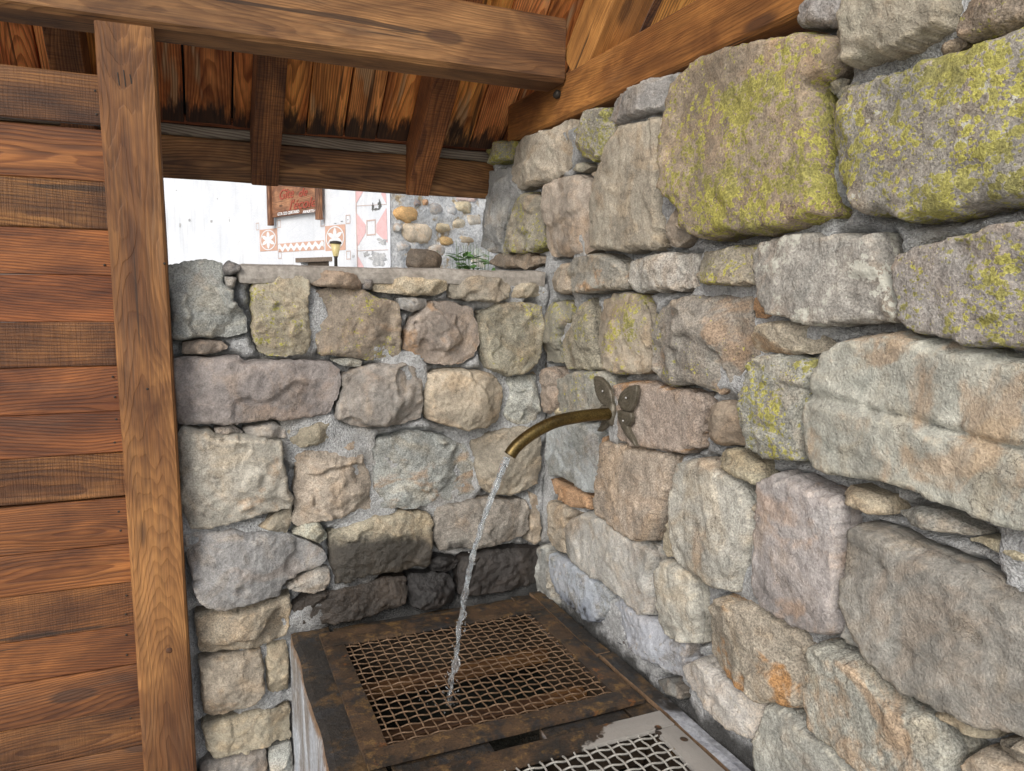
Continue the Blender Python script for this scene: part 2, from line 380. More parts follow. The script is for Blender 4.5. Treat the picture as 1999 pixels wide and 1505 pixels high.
def chaikin(p):
    q = np.roll(p, -1, axis=0)
    return np.stack([p*0.95+q*0.05, p*0.05+q*0.95], 1).reshape(-1, 2)
def seg_dist(P, poly):
    """distance of points P (n,2) to a closed polygon outline"""
    a = poly; b = np.roll(poly, -1, axis=0); d = b-a; L = (d*d).sum(1)+1e-12
    best = np.full(len(P), 1e9)
    for k in range(0, len(P), 4000):
        w = P[k:k+4000, None, :]-a[None]
        tt = np.clip((w*d[None]).sum(2)/L, 0, 1)
        e = w-tt[..., None]*d[None]
        best[k:k+4000] = np.sqrt((e*e).sum(2)).min(1)
    return best
def inside(P, poly):
    x, y = P[:, 0], P[:, 1]; c = np.zeros(len(P), bool); a = poly; b = np.roll(poly, -1, axis=0)
    for (x1, y1), (x2, y2) in zip(a, b):
        if y1 == y2: continue
        m = ((y1 > y) != (y2 > y)) & (x < (x2-x1)*(y-y1)/(y2-y1)+x1)
        c ^= m
    return c
def resample(p, step):
    out = []
    for a, b in zip(p, np.roll(p, -1, axis=0)):
        n = max(1, int(round(np.linalg.norm(b-a)/step)))
        for k in range(n): out.append(a+(b-a)*k/n)
    return np.array(out)

OUTLINES = {'back': [], 'right': []}
def stone(wallname, wall, parent, poly, colour, relief=1.0, proud=0.03, lichen=0.0, pale=0.0, rust=0.15, wet=0.0, lime=0.0, smooth_round=0.024, seed=0, crack=None):
    rs = np.random.RandomState(seed*7+11)
    proud = proud*rs.uniform(.8, 1.25)
    area = 0.5*abs(np.dot(poly[:, 0], np.roll(poly[:, 1], -1))-np.dot(poly[:, 1], np.roll(poly[:, 0], -1)))
    size = math.sqrt(area)
    s = min(max(size/38, 0.0048), 0.0082)
    q = chaikin(poly); q = resample(q, s*1.1)
    # worn, chipped outline
    tan = np.roll(q, -1, axis=0)-np.roll(q, 1, axis=0); tan /= np.linalg.norm(tan, axis=1)[:, None]+1e-9
    nr = np.stack([tan[:, 1], -tan[:, 0]], 1)
    jit = fbm(np.c_[q*26, np.full(len(q), seed*3.1)], 4, 2.2, 0.68)
    sgn_a = 1.0 if np.dot(q[:, 0], np.roll(q[:, 1], -1))-np.dot(q[:, 1], np.roll(q[:, 0], -1)) > 0 else -1.0
    q = q+nr*(jit*0.0050*min(1, size/0.12)+sgn_a*0.0015)[:, None]
    OUTLINES[wallname].append(q)
    lo, hi = q.min(0), q.max(0)
    gx, gy = np.meshgrid(np.arange(lo[0], hi[0], s), np.arange(lo[1], hi[1], s*0.92))
    gx[1::2] += s*0.5
    P = np.c_[gx.ravel(), gy.ravel()]+rs.uniform(-0.22, 0.22, (gx.size, 2))*s
    P = P[inside(P, q)]
    if len(P):
        P = P[seg_dist(P, q) > s*0.55]
    allp = np.r_[q, P]; nb = len(q)
    r = delaunay_2d_cdt([Vector(v) for v in allp], [], [list(range(nb))], 1, 1e-7)
    V = np.array([tuple(v) for v in r[0]]); faces = [tuple(f) for f in r[2]]
    d = seg_dist(V, q); d[:nb] = 0 if len(V) >= nb else d[:nb]
    cen = V.mean(0); rel = V-cen
    rr = smooth_round*(0.10+0.24*rs.rand()) if smooth_round < .04 else smooth_round*.55
    rr = min(rr, size*0.22)
    rl = rr*np.clip(0.7+2.6*fbm(np.c_[V*16, np.full(len(V), seed*2.3)], 3), 0.2, 4.0)   # chipped arris: wide here, sharp there
    k = np.clip(d/rl, 0, 1)
    prof = np.sqrt(np.maximum(0, 1-(1-k)**2))
    P3 = np.c_[V*1.0, np.full(len(V), seed*1.7)]
    # cleaved faces: tangent planes of a shallow dome, so ridges are crisp and straight-ish
    dr = relief*(0.020+0.030*size/0.25)*(1.15 if relief > .6 else .55)                      # fall from crown to edge
    R0 = size*0.62
    wv = rel+np.c_[fbm(P3*np.array([11, 11, 1])+3, 4), fbm(P3*np.array([11, 11, 1])+13, 4)]*0.045*size
    fac = np.full(len(V), 1e9)
    for j in range(4+int(4*relief)+rs.randint(3)):
        th = rs.uniform(0, 6.283); rad_ = R0*math.sqrt(rs.rand())*0.9 if j else 0.12*R0
        pk = np.array([math.cos(th), math.sin(th)])*rad_
        fac = np.minimum(fac, -dr*(rad_/R0)**2-2*dr/R0**2*((wv-pk)@pk)+rs.uniform(-.15, .15)*dr)
    fac = np.maximum(fac, -0.85*proud-0.3*dr)
    h = (0.004+0.45*proud*np.clip(d/(s*0.9), 0, 1)+0.55*proud*prof)+(fac*0.75)*prof
    h = h+(rel@rs.uniform(-0.06, 0.06, 2))*relief*prof
    # stepped cleavage: thresholded noise gives broken ledges
    n1 = fbm(P3*np.array([7, 9, 1])+5, 3)
    ledge = np.tanh((n1-0.12)*30)
    h = h+prof*(0.0012+relief*0.0045)*ledge
    warp = fbm(P3*np.array([14, 14, 1]), 3)[:, None]*0.05
    h = h+prof*relief*(0.0045*fbm(np.c_[V*11+warp, P3[:, 2]], 4, 2.1, 0.55)+0.0035*np.abs(fbm(np.c_[V*30+warp, P3[:, 2]+9], 4, 2.1, 0.6)))
    h = h+prof*0.0024*fbm(np.c_[V*70, P3[:, 2]+4], 3, 2.1, 0.7)
    if crack is not None:                      # an open seam running right across the block
        cd = np.full(len(V), 9.0); below = np.zeros(len(V), bool)
        for (p_, q_) in zip(crack[:-1], crack[1:]):
            e = q_-p_; tt = np.clip(((V-p_)@e)/(e@e), 0, 1); cd = np.minimum(cd, np.linalg.norm(V-p_-tt[:, None]*e, axis=1))
        cy_ = np.interp(V[:, 0], crack[:, 0], crack[:, 1]); below = V[:, 1] < cy_
        h = h+np.where(below, 0.006, -0.002)*prof-0.016*np.exp(-(cd/0.006)**2)*prof
    h = np.maximum(h, 0.002+0.006*k+0.002*fbm(np.c_[V*40, P3[:, 2]], 2))
    # back skirt
    W3 = wall['p']+V[:, :1]*wall['u']+V[:, 1:]*wall['v']+h[:, None]*wall['n']
    B3 = wall['p']+q[:, :1]*wall['u']+q[:, 1:]*wall['v']-0.07*wall['n']
    nv = len(V)
    if np.cross(wall['u'], wall['v'])@wall['n'] < 0: faces = [f[::-1] for f in faces]; flip = True
    else: flip = False
    sk = []
    for i in range(nb):
        j = (i+1) % nb
        sk.append((i, nv+i, nv+j, j) if not flip else (j, nv+j, nv+i, i))
    cw = wall['p']+cen[0]*wall['u']+cen[1]*wall['v']
    o = mesh('stone', np.r_[W3, B3], faces+sk, M_LICHEN if lichen+pale > 0 else (M_SPLASH if wet+lime > 0 else M_STONE), parent, loc=cw, smooth=True)
    o.data.polygons.foreach_set('use_smooth', [True]*len(faces)+[False]*len(sk))
    c = np.array(CLR[colour])*rs.uniform(0.93, 1.07)*rs.uniform(0.97, 1.03, 3)
    o.color = (*c, 1)
    o['lichen'] = float(lichen); o['pale'] = float(pale); o['rust'] = float(rust); o['wet_top'] = float(wet); o['lime'] = float(lime)
    return o

low = thing('stone_wall', 'low rubble stone wall with smooth mortar cap behind the trough', 'wall', (0.5, 2.28, 0))
tall = thing('stone_wall', 'tall fieldstone wall with yellow lichen carrying the water spout', 'wall', (1.25, 1.2, 0))
WET = 0.70
BS = [  # back wall: (zoom tag, colour, options, outline)
('A', 'blue', dict(relief=1.3), [(62,110),(180,85),(290,70),(380,85),(400,130),(395,200),(440,240),(450,300),(525,405),(520,480),(430,505),(300,515),(95,525),(85,400),(90,300),(70,180)]),
('A', 'dark', dict(), [(380,120),(420,82),(485,112),(488,140),(440,160),(385,165)]),
('A', 'grey', dict(), [(388,170),(465,175),(445,240),(410,230)]),
('A', 'tan', dict(lichen=.14), [(560,200),(600,160),(650,140),(700,125),(790,130),(850,155),(880,190),(870,300),(880,430),(880,560),(850,600),(740,620),(640,612),(590,590),(545,500),(550,380),(555,280)]),
('A', 'brown', dict(), [(885,160),(960,135),(1080,145),(1175,165),(1165,240),(1100,245),(990,230),(880,215)]),
('A', 'dark', dict(), [(1178,180),(1225,185),(1225,240),(1172,240)]),
('A', 'yellow', dict(), [(1230,235),(1260,175),(1400,165),(1560,185),(1645,200),(1645,245),(1560,275),(1440,280),(1340,265),(1240,255)]),
('A', 'green', dict(), [(1660,180),(1760,165),(1900,170),(1999,190),(1995,290),(1900,315),(1780,300),(1670,290)]),
('B', 'tan', dict(), [(300,225),(330,200),(450,205),(495,270),(420,285),(290,285)]),
('A', 'brown', dict(lichen=.16, rust=.4), [(880,245),(1000,235),(1190,250),(1250,290),(1330,300),(1375,330),(1395,420),(1390,600),(1340,640),(1200,630),(1060,615),(940,605),(905,500),(880,380)]),
('A', 'blue', dict(), [(1370,295),(1450,285),(1530,300),(1525,345),(1450,372),(1380,350)]),
('A', 'rose', dict(relief=1.4, rust=.6), [(1440,420),(1490,360),(1560,310),(1680,315),(1780,345),(1815,430),(1830,540),(1800,620),(1690,655),(1580,655),(1450,610),(1405,570),(1415,490)]),
('B', 'green', dict(lichen=.10, relief=.5, proud=.045), [(115,370),(200,320),(330,310),(430,335),(450,420),(440,560),(410,660),(340,715),(250,725),(160,690),(125,560),(108,450)]),
('A', 'rose', dict(proud=.02), [(160,545),(260,525),(380,535),(410,570),(330,600),(210,605),(160,600)]),
('A', 'purple', dict(relief=.9, proud=.045), [(100,640),(180,620),(330,625),(480,615),(520,645),(700,640),(850,640),(990,650),(1040,690),(1050,760),(1030,860),(990,930),(900,965),(700,980),(450,990),(300,1005),(140,1000),(115,850),(100,750)]),
('A', 'purple', dict(relief=1.5), [(1065,720),(1150,680),(1290,655),(1400,650),(1490,670),(1510,730),(1510,850),(1500,960),(1420,990),(1250,1015),(1100,1000),(1025,965),(1050,850)]),
('A', 'grey', dict(proud=.015), [(1000,640),(1100,630),(1165,645),(1160,672),(1070,668)]),
('A', 'tan', dict(relief=1.0, proud=.05), [(1530,710),(1650,690),(1790,695),(1890,720),(1945,790),(1955,880),(1930,960),(1860,1010),(1740,1025),(1620,1000),(1540,970),(1510,880),(1520,780)]),
('B', 'grey', dict(relief=1.3), [(270,740),(350,720),(430,730),(440,850),(430,985),(350,1000),(270,985),(245,940),(265,830)]),
('P', 'pale', dict(relief=1.0, proud=.05, rust=.4), [(345,851),(360,834),(405,841),(419,851),(468,849),(510,853),(550,858),(556,893),(559,935),(571,970),(570,992),(510,1009),(454,1022),(412,1034),(370,1034),(351,1002),(348,930)]),
('A', 'yellow', dict(), [(750,1030),(860,1010),(980,975),(1000,1020),(995,1080),(920,1120),(810,1130),(765,1095)]),
('A', 'grey', dict(proud=.018), [(500,1025),(600,1000),(670,990),(730,1030),(745,1075),(650,1080),(540,1065)]),
('A', 'grey', dict(proud=.015), [(340,1025),(440,1005),(500,1045),(430,1052),(350,1052)]),
('P', 'tan', dict(relief=1.6), [(580,888),(654,879),(690,860),(710,893),(725,949),(725,998),(633,1020),(608,1027),(580,1034),(571,1020),(576,970)]),
('A', 'blue', dict(relief=1.5, rust=.5), [(1220,1140),(1260,1090),(1400,1050),(1510,1035),(1600,1070),(1750,1110),(1790,1250),(1805,1370),(1700,1420),(1560,1440),(1440,1470),(1270,1475),(1235,1350),(1225,1230)]),
('B', 'tan', dict(relief=.9, proud=.045), [(60,1100),(160,1050),(350,1010),(450,1020),(455,1130),(450,1260),(430,1330),(290,1395),(180,1390),(100,1340),(80,1200)]),
('D', 'tan', dict(proud=.02), [(585,150),(680,80),(770,50),(770,130),(740,190),(660,175)]),
('D', 'pale', dict(proud=.02), [(780,190),(830,140),(920,120),(970,190),(970,215),(930,250),(850,210)]),
('D', 'tan', dict(relief=.7, wet=.845, proud=.045), [(980,190),(1080,140),(1230,90),(1400,70),(1540,75),(1565,130),(1560,290),(1530,360),(1380,390),(1200,430),(1010,480),(995,400),(985,300)]),
('P', 'purple', dict(relief=.9, wet=.765), [(850,990),(930,977),(1030,980),(1036,1000),(1035,1034),(1022,1051),(963,1069),(900,1074),(860,1080),(850,1055)]),
('P', 'tan', dict(proud=.02), [(1037,962),(1053,970),(1058,1005),(1059,1030),(1061,1058),(1047,1066),(1034,1058),(1038,1020)]),
('D', 'blue', dict(relief=1.3, proud=.05), [(165,190),(230,180),(420,170),(600,185),(760,195),(870,240),(960,290),(970,330),(940,370),(820,410),(720,450),(700,520),(560,550),(400,570),(280,575),(235,530),(215,420),(180,300)]),
('D', 'pale', dict(relief=.5), [(740,480),(830,430),(930,385),(985,390),(990,440),(960,490),(890,520),(790,505)]),
('D', 'tan', dict(relief=1.2, proud=.045), [(235,640),(330,620),(480,600),(640,560),(760,530),(775,600),(770,700),(740,750),(620,790),(480,825),(330,860),(260,850),(240,740)]),
('D', 'brown', dict(relief=1.1, wet=.88, proud=.045), [(785,600),(870,540),(1000,500),(1150,470),(1300,440),(1410,430),(1420,500),(1400,570),(1300,620),(1150,660),(980,690),(830,700),(785,670)]),
('D', 'tan', dict(relief=1.2, proud=.045), [(250,900),(400,870),(520,840),(600,830),(620,930),(625,1050),(580,1110),(450,1160),(330,1215),(285,1190),(265,1050)]),
('D', 'yellow', dict(relief=.8), [(628,810),(735,770),(755,900),(755,1060),(680,1085),(640,1070),(630,980),(618,880)]),
('D', 'tan', dict(relief=.9, proud=.045), [(275,1260),(400,1230),(600,1170),(760,1150),(765,1340),(600,1370),(450,1400),(320,1440),(290,1380)]),
('D', 'purple', dict(relief=.9), [(255,1490),(300,1455),(450,1435),(620,1390),(635,1520),(625,1640),(420,1690),(270,1700)]),
('D', 'grey', dict(), [(650,1395),(765,1360),(780,1520),(770,1660),(680,1640),(655,1520)]),
('D', 'dark', dict(relief=1.2, wet=.9), [(1430,420),(1540,410),(1650,420),(1690,480),(1680,560),(1560,600),(1440,590),(1425,510)]),
('D', 'dark', dict(wet=.9, proud=.02), [(1550,350),(1600,320),(1710,340),(1690,380),(1640,405),(1560,395)]),
('P', 'purple', dict(relief=.7, wet=.815), [(902,1090),(960,1077),(1022,1075),(1066,1075),(1072,1135),(1022,1146),(970,1160),(910,1169),(896,1163),(898,1120)]),
]
RS = [
('H', 'green', dict(lichen=1.0), [(215,410),(330,335),(425,345),(415,480),(330,500),(250,545),(230,480)]),
('H', 'blue', dict(relief=1.2), [(205,590),(300,575),(400,570),(405,700),(395,830),(370,960),(330,1100),(335,1290),(230,1295),(175,1220),(180,1050),(205,850),(200,750)]),
('H', 'tan', dict(relief=.8, proud=.04), [(430,380),(480,310),(680,260),(800,200),(910,145),(930,240),(965,340),(965,470),(900,560),(800,640),(710,700),(600,720),(460,740),(415,690),(415,520)]),
('H', 'green', dict(lichen=.65, relief=1.2, proud=.045), [(945,250),(1040,110),(1150,45),(1270,40),(1240,160),(1330,185),(1340,240),(1270,320),(1240,470),(1130,500),(1030,480),(1000,370)]),
('L', 'grey', dict(relief=.7, proud=.05), [(800,680),(840,545),(1000,480),(1170,395),(1185,400),(1183,575),(1000,640),(880,690)]),
('H', 'tan', dict(relief=.5), [(1290,330),(1390,200),(1540,160),(1700,130),(1795,115),(1785,300),(1740,420),(1725,700),(1735,900),(1715,1100),(1690,1250),(1540,1270),(1380,1285),(1240,1275),(1135,1265),(1120,900),(1160,720),(1205,560),(1250,420)]),
('H', 'pink', dict(relief=.8, proud=.04), [(720,720),(850,650),(980,630),(1060,680),(1150,690),(1130,850),(1090,950),(1110,1150),(1120,1265),(1000,1320),(760,1340),(700,1230),(690,1050),(715,900)]),
('H', 'green', dict(lichen=.6, relief=.9, proud=.04), [(400,900),(470,800),(590,780),(680,820),(698,900),(680,1050),(680,1240),(600,1280),(520,1300),(400,1280),(345,1330),(345,1180),(390,1100)]),
('H', 'green', dict(proud=.015), [(910,580),(1000,510),(1080,550),(990,595)]),
('H', 'brown', dict(proud=.01), [(1075,610),(1150,585),(1190,600),(1175,625),(1085,625)]),
('H', 'rose', dict(relief=1.2), [(1740,1000),(1800,900),(1930,940),(1940,1050),(1920,1170),(1830,1250),(1760,1230),(1728,1120)]),
('H', 'brown', dict(), [(220,1390),(280,1310),(400,1320),(520,1310),(640,1330),(650,1390),(520,1430),(340,1420)]),
('B', 'tan', dict(), [(480,210),(510,130),(590,90),(605,160),(615,250),(550,275),(490,250)]),
('B', 'grey', dict(rust=.7, relief=.6), [(605,130),(640,70),(740,45),(840,65),(895,120),(908,200),(890,240),(760,250),(640,270),(618,200)]),
('B', 'pale', dict(relief=.8), [(912,90),(1000,60),(1130,35),(1290,40),(1305,80),(1270,170),(1305,220),(1200,245),(1050,250),(930,245),(908,170)]),
('C', 'tan', dict(lichen=.25, relief=.8), [(155,130),(180,40),(300,10),(420,0),(530,-20),(515,60),(525,210),(400,220),(280,215),(175,205)]),
('G', 'brown', dict(lichen=.82, relief=.45, proud=.05), [(70,460),(200,340),(330,265),(600,215),(750,190),(900,195),(1000,230),(1005,330),(930,420),(850,470),(870,600),(905,720),(915,830),(895,960),(925,1080),(940,1200),(800,1260),(600,1300),(400,1315),(230,1330),(150,1300),(120,1180),(20,1060),(10,900),(30,720),(50,580)]),
('G', 'purple', dict(lichen=.92, relief=.35, proud=.06, smooth_round=.05, pale=.3), [(965,560),(1050,480),(1200,440),(1400,380),(1700,280),(2000,165),(2350,60),(2350,1040),(2000,1125),(1800,1150),(1600,1195),(1350,1220),(1150,1200),(1080,1150),(1000,950),(960,800),(955,680)]),
('G', 'grey', dict(), [(700,20),(800,-40),(1030,-60),(1035,100),(900,140),(720,145)]),
('G', 'tan', dict(relief=.3, proud=.055, smooth_round=.05), [(1000,200),(1060,60),(1130,-60),(1600,-110),(1635,20),(1605,150),(1500,230),(1380,290),(1200,345),(1090,380),(1025,340)]),
('G', 'brown', dict(relief=1.0, lichen=.2), [(1645,100),(1690,-40),(2050,-160),(2070,90),(1900,150),(1760,200),(1660,230),(1625,180)]),
('G', 'brown', dict(proud=.02), [(1480,270),(1560,205),(1615,195),(1630,240),(1560,290),(1500,310)]),
('G', 'green', dict(proud=.02, lichen=.4), [(860,480),(930,430),(980,440),(955,480),(900,515)]),
('G', 'grey', dict(proud=.02), [(920,510),(1080,420),(1110,440),(975,545),(930,545)]),
('C', 'grey', dict(pale=1.0, relief=.4, proud=.045), [(530,60),(560,-30),(680,-60),(900,-65),(1200,-60),(1230,20),(1250,150),(1300,350),(1318,405),(1150,440),(950,445),(780,430),(640,400),(570,330),(545,200)]),
('C', 'purple', dict(lichen=.62, relief=.5, proud=.05), [(1290,140),(1300,60),(1400,10),(1600,-50),(1800,-100),(2000,-140),(2350,-240),(2350,520),(1990,580),(1930,585),(1860,550),(1750,560),(1640,530),(1500,500),(1380,480),(1335,400),(1302,280)]),
('C', 'orange', dict(proud=.02), [(460,310),(490,275),(540,290),(572,380),(520,405),(465,400)]),
('C', 'tan', dict(relief=1.0, rust=.5), [(480,500),(540,430),(660,420),(800,440),(820,480),(888,575),(770,600),(640,602),(560,590),(490,590),(455,570)]),
('B', 'purple', dict(relief=1.4, lichen=.1, rust=.4, proud=.045), [(1040,430),(1080,340),(1150,310),(1250,275),(1400,285),(1580,290),(1600,420),(1640,600),(1560,640),(1530,720),(1430,820),(1250,765),(1130,765),(1055,720),(1035,560)]),
('B', 'tan', dict(lichen=.18, relief=.7), [(742,450),(765,300),(820,270),(950,270),(1010,350),(1033,450),(1025,600),(1022,690),(930,720),(800,700),(775,640),(740,540)]),
('B', 'green', dict(lichen=.14, relief=.7), [(548,520),(605,420),(700,290),(725,370),(732,470),(745,600),(768,680),(680,690),(570,685),(535,600)]),
('B', 'green', dict(lichen=.22), [(465,330),(540,310),(598,315),(588,400),(538,510),(526,600),(545,650),(455,640),(450,560),(465,450)]),
('B', 'rose', dict(), [(465,680),(520,690),(548,740),(555,880),(500,920),(460,940),(460,800)]),
('B', 'yellow', dict(proud=.02), [(485,920),(560,890),(568,930),(500,945)]),
('B', 'grey', dict(relief=.5, lichen=.15), [(558,740),(650,705),(800,700),(855,760),(855,900),(770,960),(640,960),(572,920)]),
('B', 'pink', dict(rust=.9, relief=.5, proud=.035), [(870,770),(950,755),(1080,780),(1310,830),(1328,860),(1310,1000),(1300,1130),(1200,1150),(1050,1130),(940,1100),(890,1080),(872,950)]),
('B', 'brown', dict(relief=.9), [(1360,900),(1420,870),(1480,880),(1540,950),(1582,1110),(1430,1110),(1360,1080),(1350,980)]),
('C', 'grey', dict(lichen=.72, relief=.7, proud=.045), [(490,640),(560,615),(700,620),(800,640),(862,640),(845,720),(815,830),(785,960),(795,1090),(785,1190),(700,1200),(580,1200),(490,1130),(452,1000),(460,850)]),
('C', 'pale', dict(relief=.3, rust=.45, proud=.05, crack=[(780,832),(1050,872),(1300,935),(1550,1010),(1750,1060),(1950,1112),(2400,1215)]), [(845,720),(900,580),(1010,510),(1200,500),(1380,490),(1600,560),(1850,620),(2000,660),(2350,750),(2350,1730),(2000,1590),(1800,1530),(1600,1440),(1400,1360),(1100,1300),(950,1280),(850,1230),(806,1050),(826,900),(835,800)]),
('B', 'blue', dict(relief=.4, lime=.25), [(465,1010),(640,985),(755,990),(752,1100),(785,1200),(762,1390),(690,1370),(600,1310),(490,1280),(468,1150)]),
('B', 'orange', dict(), [(470,1300),(520,1310),(620,1350),(700,1400),(712,1470),(640,1465),(500,1390)]),
('B', 'orange', dict(proud=.02), [(755,1080),(788,1062),(793,1120),(780,1190),(758,1160)]),
('P', 'tan', dict(relief=.45), [(1177,862),(1205,860),(1243,877),(1308,889),(1309,935),(1298,981),(1287,1016),(1275,1053),(1250,1058),(1215,1037),(1173,1006),(1167,984)]),
('F', 'pale', dict(relief=.4, lime=.15), [(595,130),(690,60),(800,90),(940,180),(1050,250),(1078,330),(1062,480),(1045,640),(1000,640),(900,550),(800,460),(700,400),(605,320),(593,220)]),
('F', 'tan', dict(relief=.7), [(470,0),(560,20),(635,70),(597,110),(586,200),(582,300),(530,280),(492,230),(470,120)]),
('F', 'blue', dict(relief=.6, lime=.75, wet=.69), [(505,295),(600,335),(720,415),(820,495),(838,540),(800,640),(720,680),(620,590),(540,500),(505,400)]),
('F', 'blue', dict(relief=.7, lime=.65, wet=.66), [(824,580),(860,550),(960,610),(1060,680),(1120,700),(1245,800),(1235,1000),(1120,940),(960,850),(850,790),(830,680)]),
('F', 'pale', dict(relief=.5), [(1092,380),(1120,342),(1200,352),(1290,420),(1310,560),(1330,680),(1310,790),(1200,770),(1122,690),(1094,520)]),
('F', 'tan', dict(proud=.02), [(1095,200),(1140,80),(1162,50),(1168,150),(1180,305),(1112,318),(1093,270)]),
('P', 'pale', dict(relief=.5, rust=.3, proud=.045), [(1335,902),(1388,899),(1441,942),(1465,984),(1472,1013),(1472,1048),(1455,1093),(1435,1158),(1390,1142),(1338,1111),(1321,1093),(1312,1048),(1311,999),(1318,970)]),
('B', 'yellow', dict(proud=.035), [(1402,1200),(1440,1132),(1520,1132),(1655,1220),(1660,1345),(1590,1310),(1480,1240)]),
('P', 'grey', dict(relief=.35, rust=.35), [(1489,934),(1523,923),(1558,934),(1633,971),(1646,986),(1646,1048),(1643,1153),(1630,1235),(1607,1242),(1544,1213),(1492,1188),(1473,1160),(1473,1100),(1483,1030),(1485,978)]),
('I', 'yellow', dict(), [(380,280),(430,225),(560,270),(740,320),(780,400),(790,470),(680,470),(560,430),(420,350)]),
('I', 'grey', dict(proud=.02), [(850,450),(1000,400),(1200,450),(1500,600),(1550,640),(1400,648),(1150,610),(980,560)]),
('I', 'yellow', dict(proud=.02), [(1450,690),(1550,665),(1800,740),(2000,830),(2250,930),(2250,1010),(1950,895),(1700,805),(1550,725)]),
('P', 'purple', dict(relief=.4, proud=.05), [(1666,1020),(1708,1033),(1776,1058),(1844,1090),(1934,1130),(2002,1170),(2140,1250),(2140,1490),(2002,1434),(1934,1416),(1889,1396),(1810,1366),(1742,1326),(1699,1273),(1681,1239),(1657,1192),(1655,1126),(1660,1081)]),
('E', 'tan', dict(rust=1.0, relief=.8, proud=.045), [(228,700),(262,562),(330,522),(480,572),(620,652),(740,732),(808,822),(822,920),(797,1030),(762,1138),(700,1158),(560,1118),(430,1055),(300,955),(220,850)]),
('E', 'pale', dict(relief=.6, lime=.2), [(108,920),(200,875),(290,970),(420,1072),(530,1145),(512,1250),(495,1345),(420,1318),(330,1240),(230,1130),(152,1030)]),
('E', 'grey', dict(relief=.4), [(525,1250),(565,1145),(680,1180),(850,1295),(1000,1425),(1150,1570),(1250,1720),(560,1720),(535,1500),(520,1380)]),
('E', 'pale', dict(relief=.4, rust=.5, proud=.045), [(838,785),(900,805),(1050,875),(1220,985),(1330,1125),(1480,1200),(1590,1310),(1630,1400),(1610,1560),(1550,1720),(1350,1720),(1150,1480),(1000,1355),(900,1305),(835,1200),(820,1050),(842,920)]),
('J', 'grey', dict(proud=.02), [(432,330),(442,195),(548,205),(572,330),(558,400),(530,478),(442,430)]),
('J', 'yellow', dict(proud=.025), [(1215,985),(1330,985),(1500,1045),(1640,1135),(1715,1175),(1685,1245),(1600,1245),(1450,1170),(1280,1050)]),
('J', 'tan', dict(), [(1480,1410),(1600,1295),(1720,1335),(1850,1435),(2000,1505),(2150,1640),(2100,1800),(1500,1780)]),
('J', 'tan', dict(), [(1715,1272),(1850,1255),(2100,1250),(2300,1400),(2150,1520),(2000,1470),(1850,1405),(1732,1330)]),
('F', 'dark', dict(wet=.6, proud=.02), [(1062,1010),(1130,1002),(1208,1080),(1190,1118),(1100,1060)]),
('F', 'tan', dict(proud=.02), [(1612,0),(1652,-10),(1655,105),(1625,60)]),
]
sd = 1
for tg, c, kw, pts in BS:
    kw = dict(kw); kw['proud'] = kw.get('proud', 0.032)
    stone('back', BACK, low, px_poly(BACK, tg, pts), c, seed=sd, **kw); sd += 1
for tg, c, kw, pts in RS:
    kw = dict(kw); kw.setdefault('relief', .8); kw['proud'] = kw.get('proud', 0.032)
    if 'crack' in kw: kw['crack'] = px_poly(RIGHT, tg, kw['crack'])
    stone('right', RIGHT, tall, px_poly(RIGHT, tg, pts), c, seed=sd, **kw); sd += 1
def fill(wallname, wall, parent, u0, u1, v0, v1, rh):
    """more courses where the wall runs on outside the photograph"""
    global sd
    rnd = random.Random(5); v = v0
    names = ['tan', 'grey', 'purple', 'pale', 'brown', 'blue']
    while v < v1-0.05:
        h = rnd.uniform(*rh); u = u0+rnd.uniform(-.05, .05)
        while u < u1-0.05:
            w = rnd.uniform(.14, .34); j = lambda: rnd.uniform(-.018, .018)
            a, b, c_, d = u+.012, min(u+w, u1)-.012, v+.012, min(v+h, v1)-.012
            if b-a > .05 and d-c_ > .04:
                p = np.array([(a+j(), c_+j()), ((a+b)/2+j(), c_+j()*.6), (b+j(), c_+j()), (b+j()*.6, (c_+d)/2+j()), (b+j(), d+j()), ((a+b)/2+j(), d+j()*.6), (a+j(), d+j()), (a+j()*.6, (c_+d)/2+j())])
                cs = np.r_[p, p.mean(0)[None]]
                if not any(inside(cs, q).any() or inside(q, p).any() for q in OUTLINES[wallname]):
                    stone(wallname, wall, parent, p, rnd.choice(names), relief=.7, seed=sd, lichen=rnd.choice([0, 0, 0, .4])); sd += 1
            u += w
        v += h
fill('right', RIGHT, tall, -2.4, 0.35, 0.02, 2.02, (.13, .24))
fill('back', BACK, low, -0.03, 1.0, 0.02, 0.5, (.11, .17))

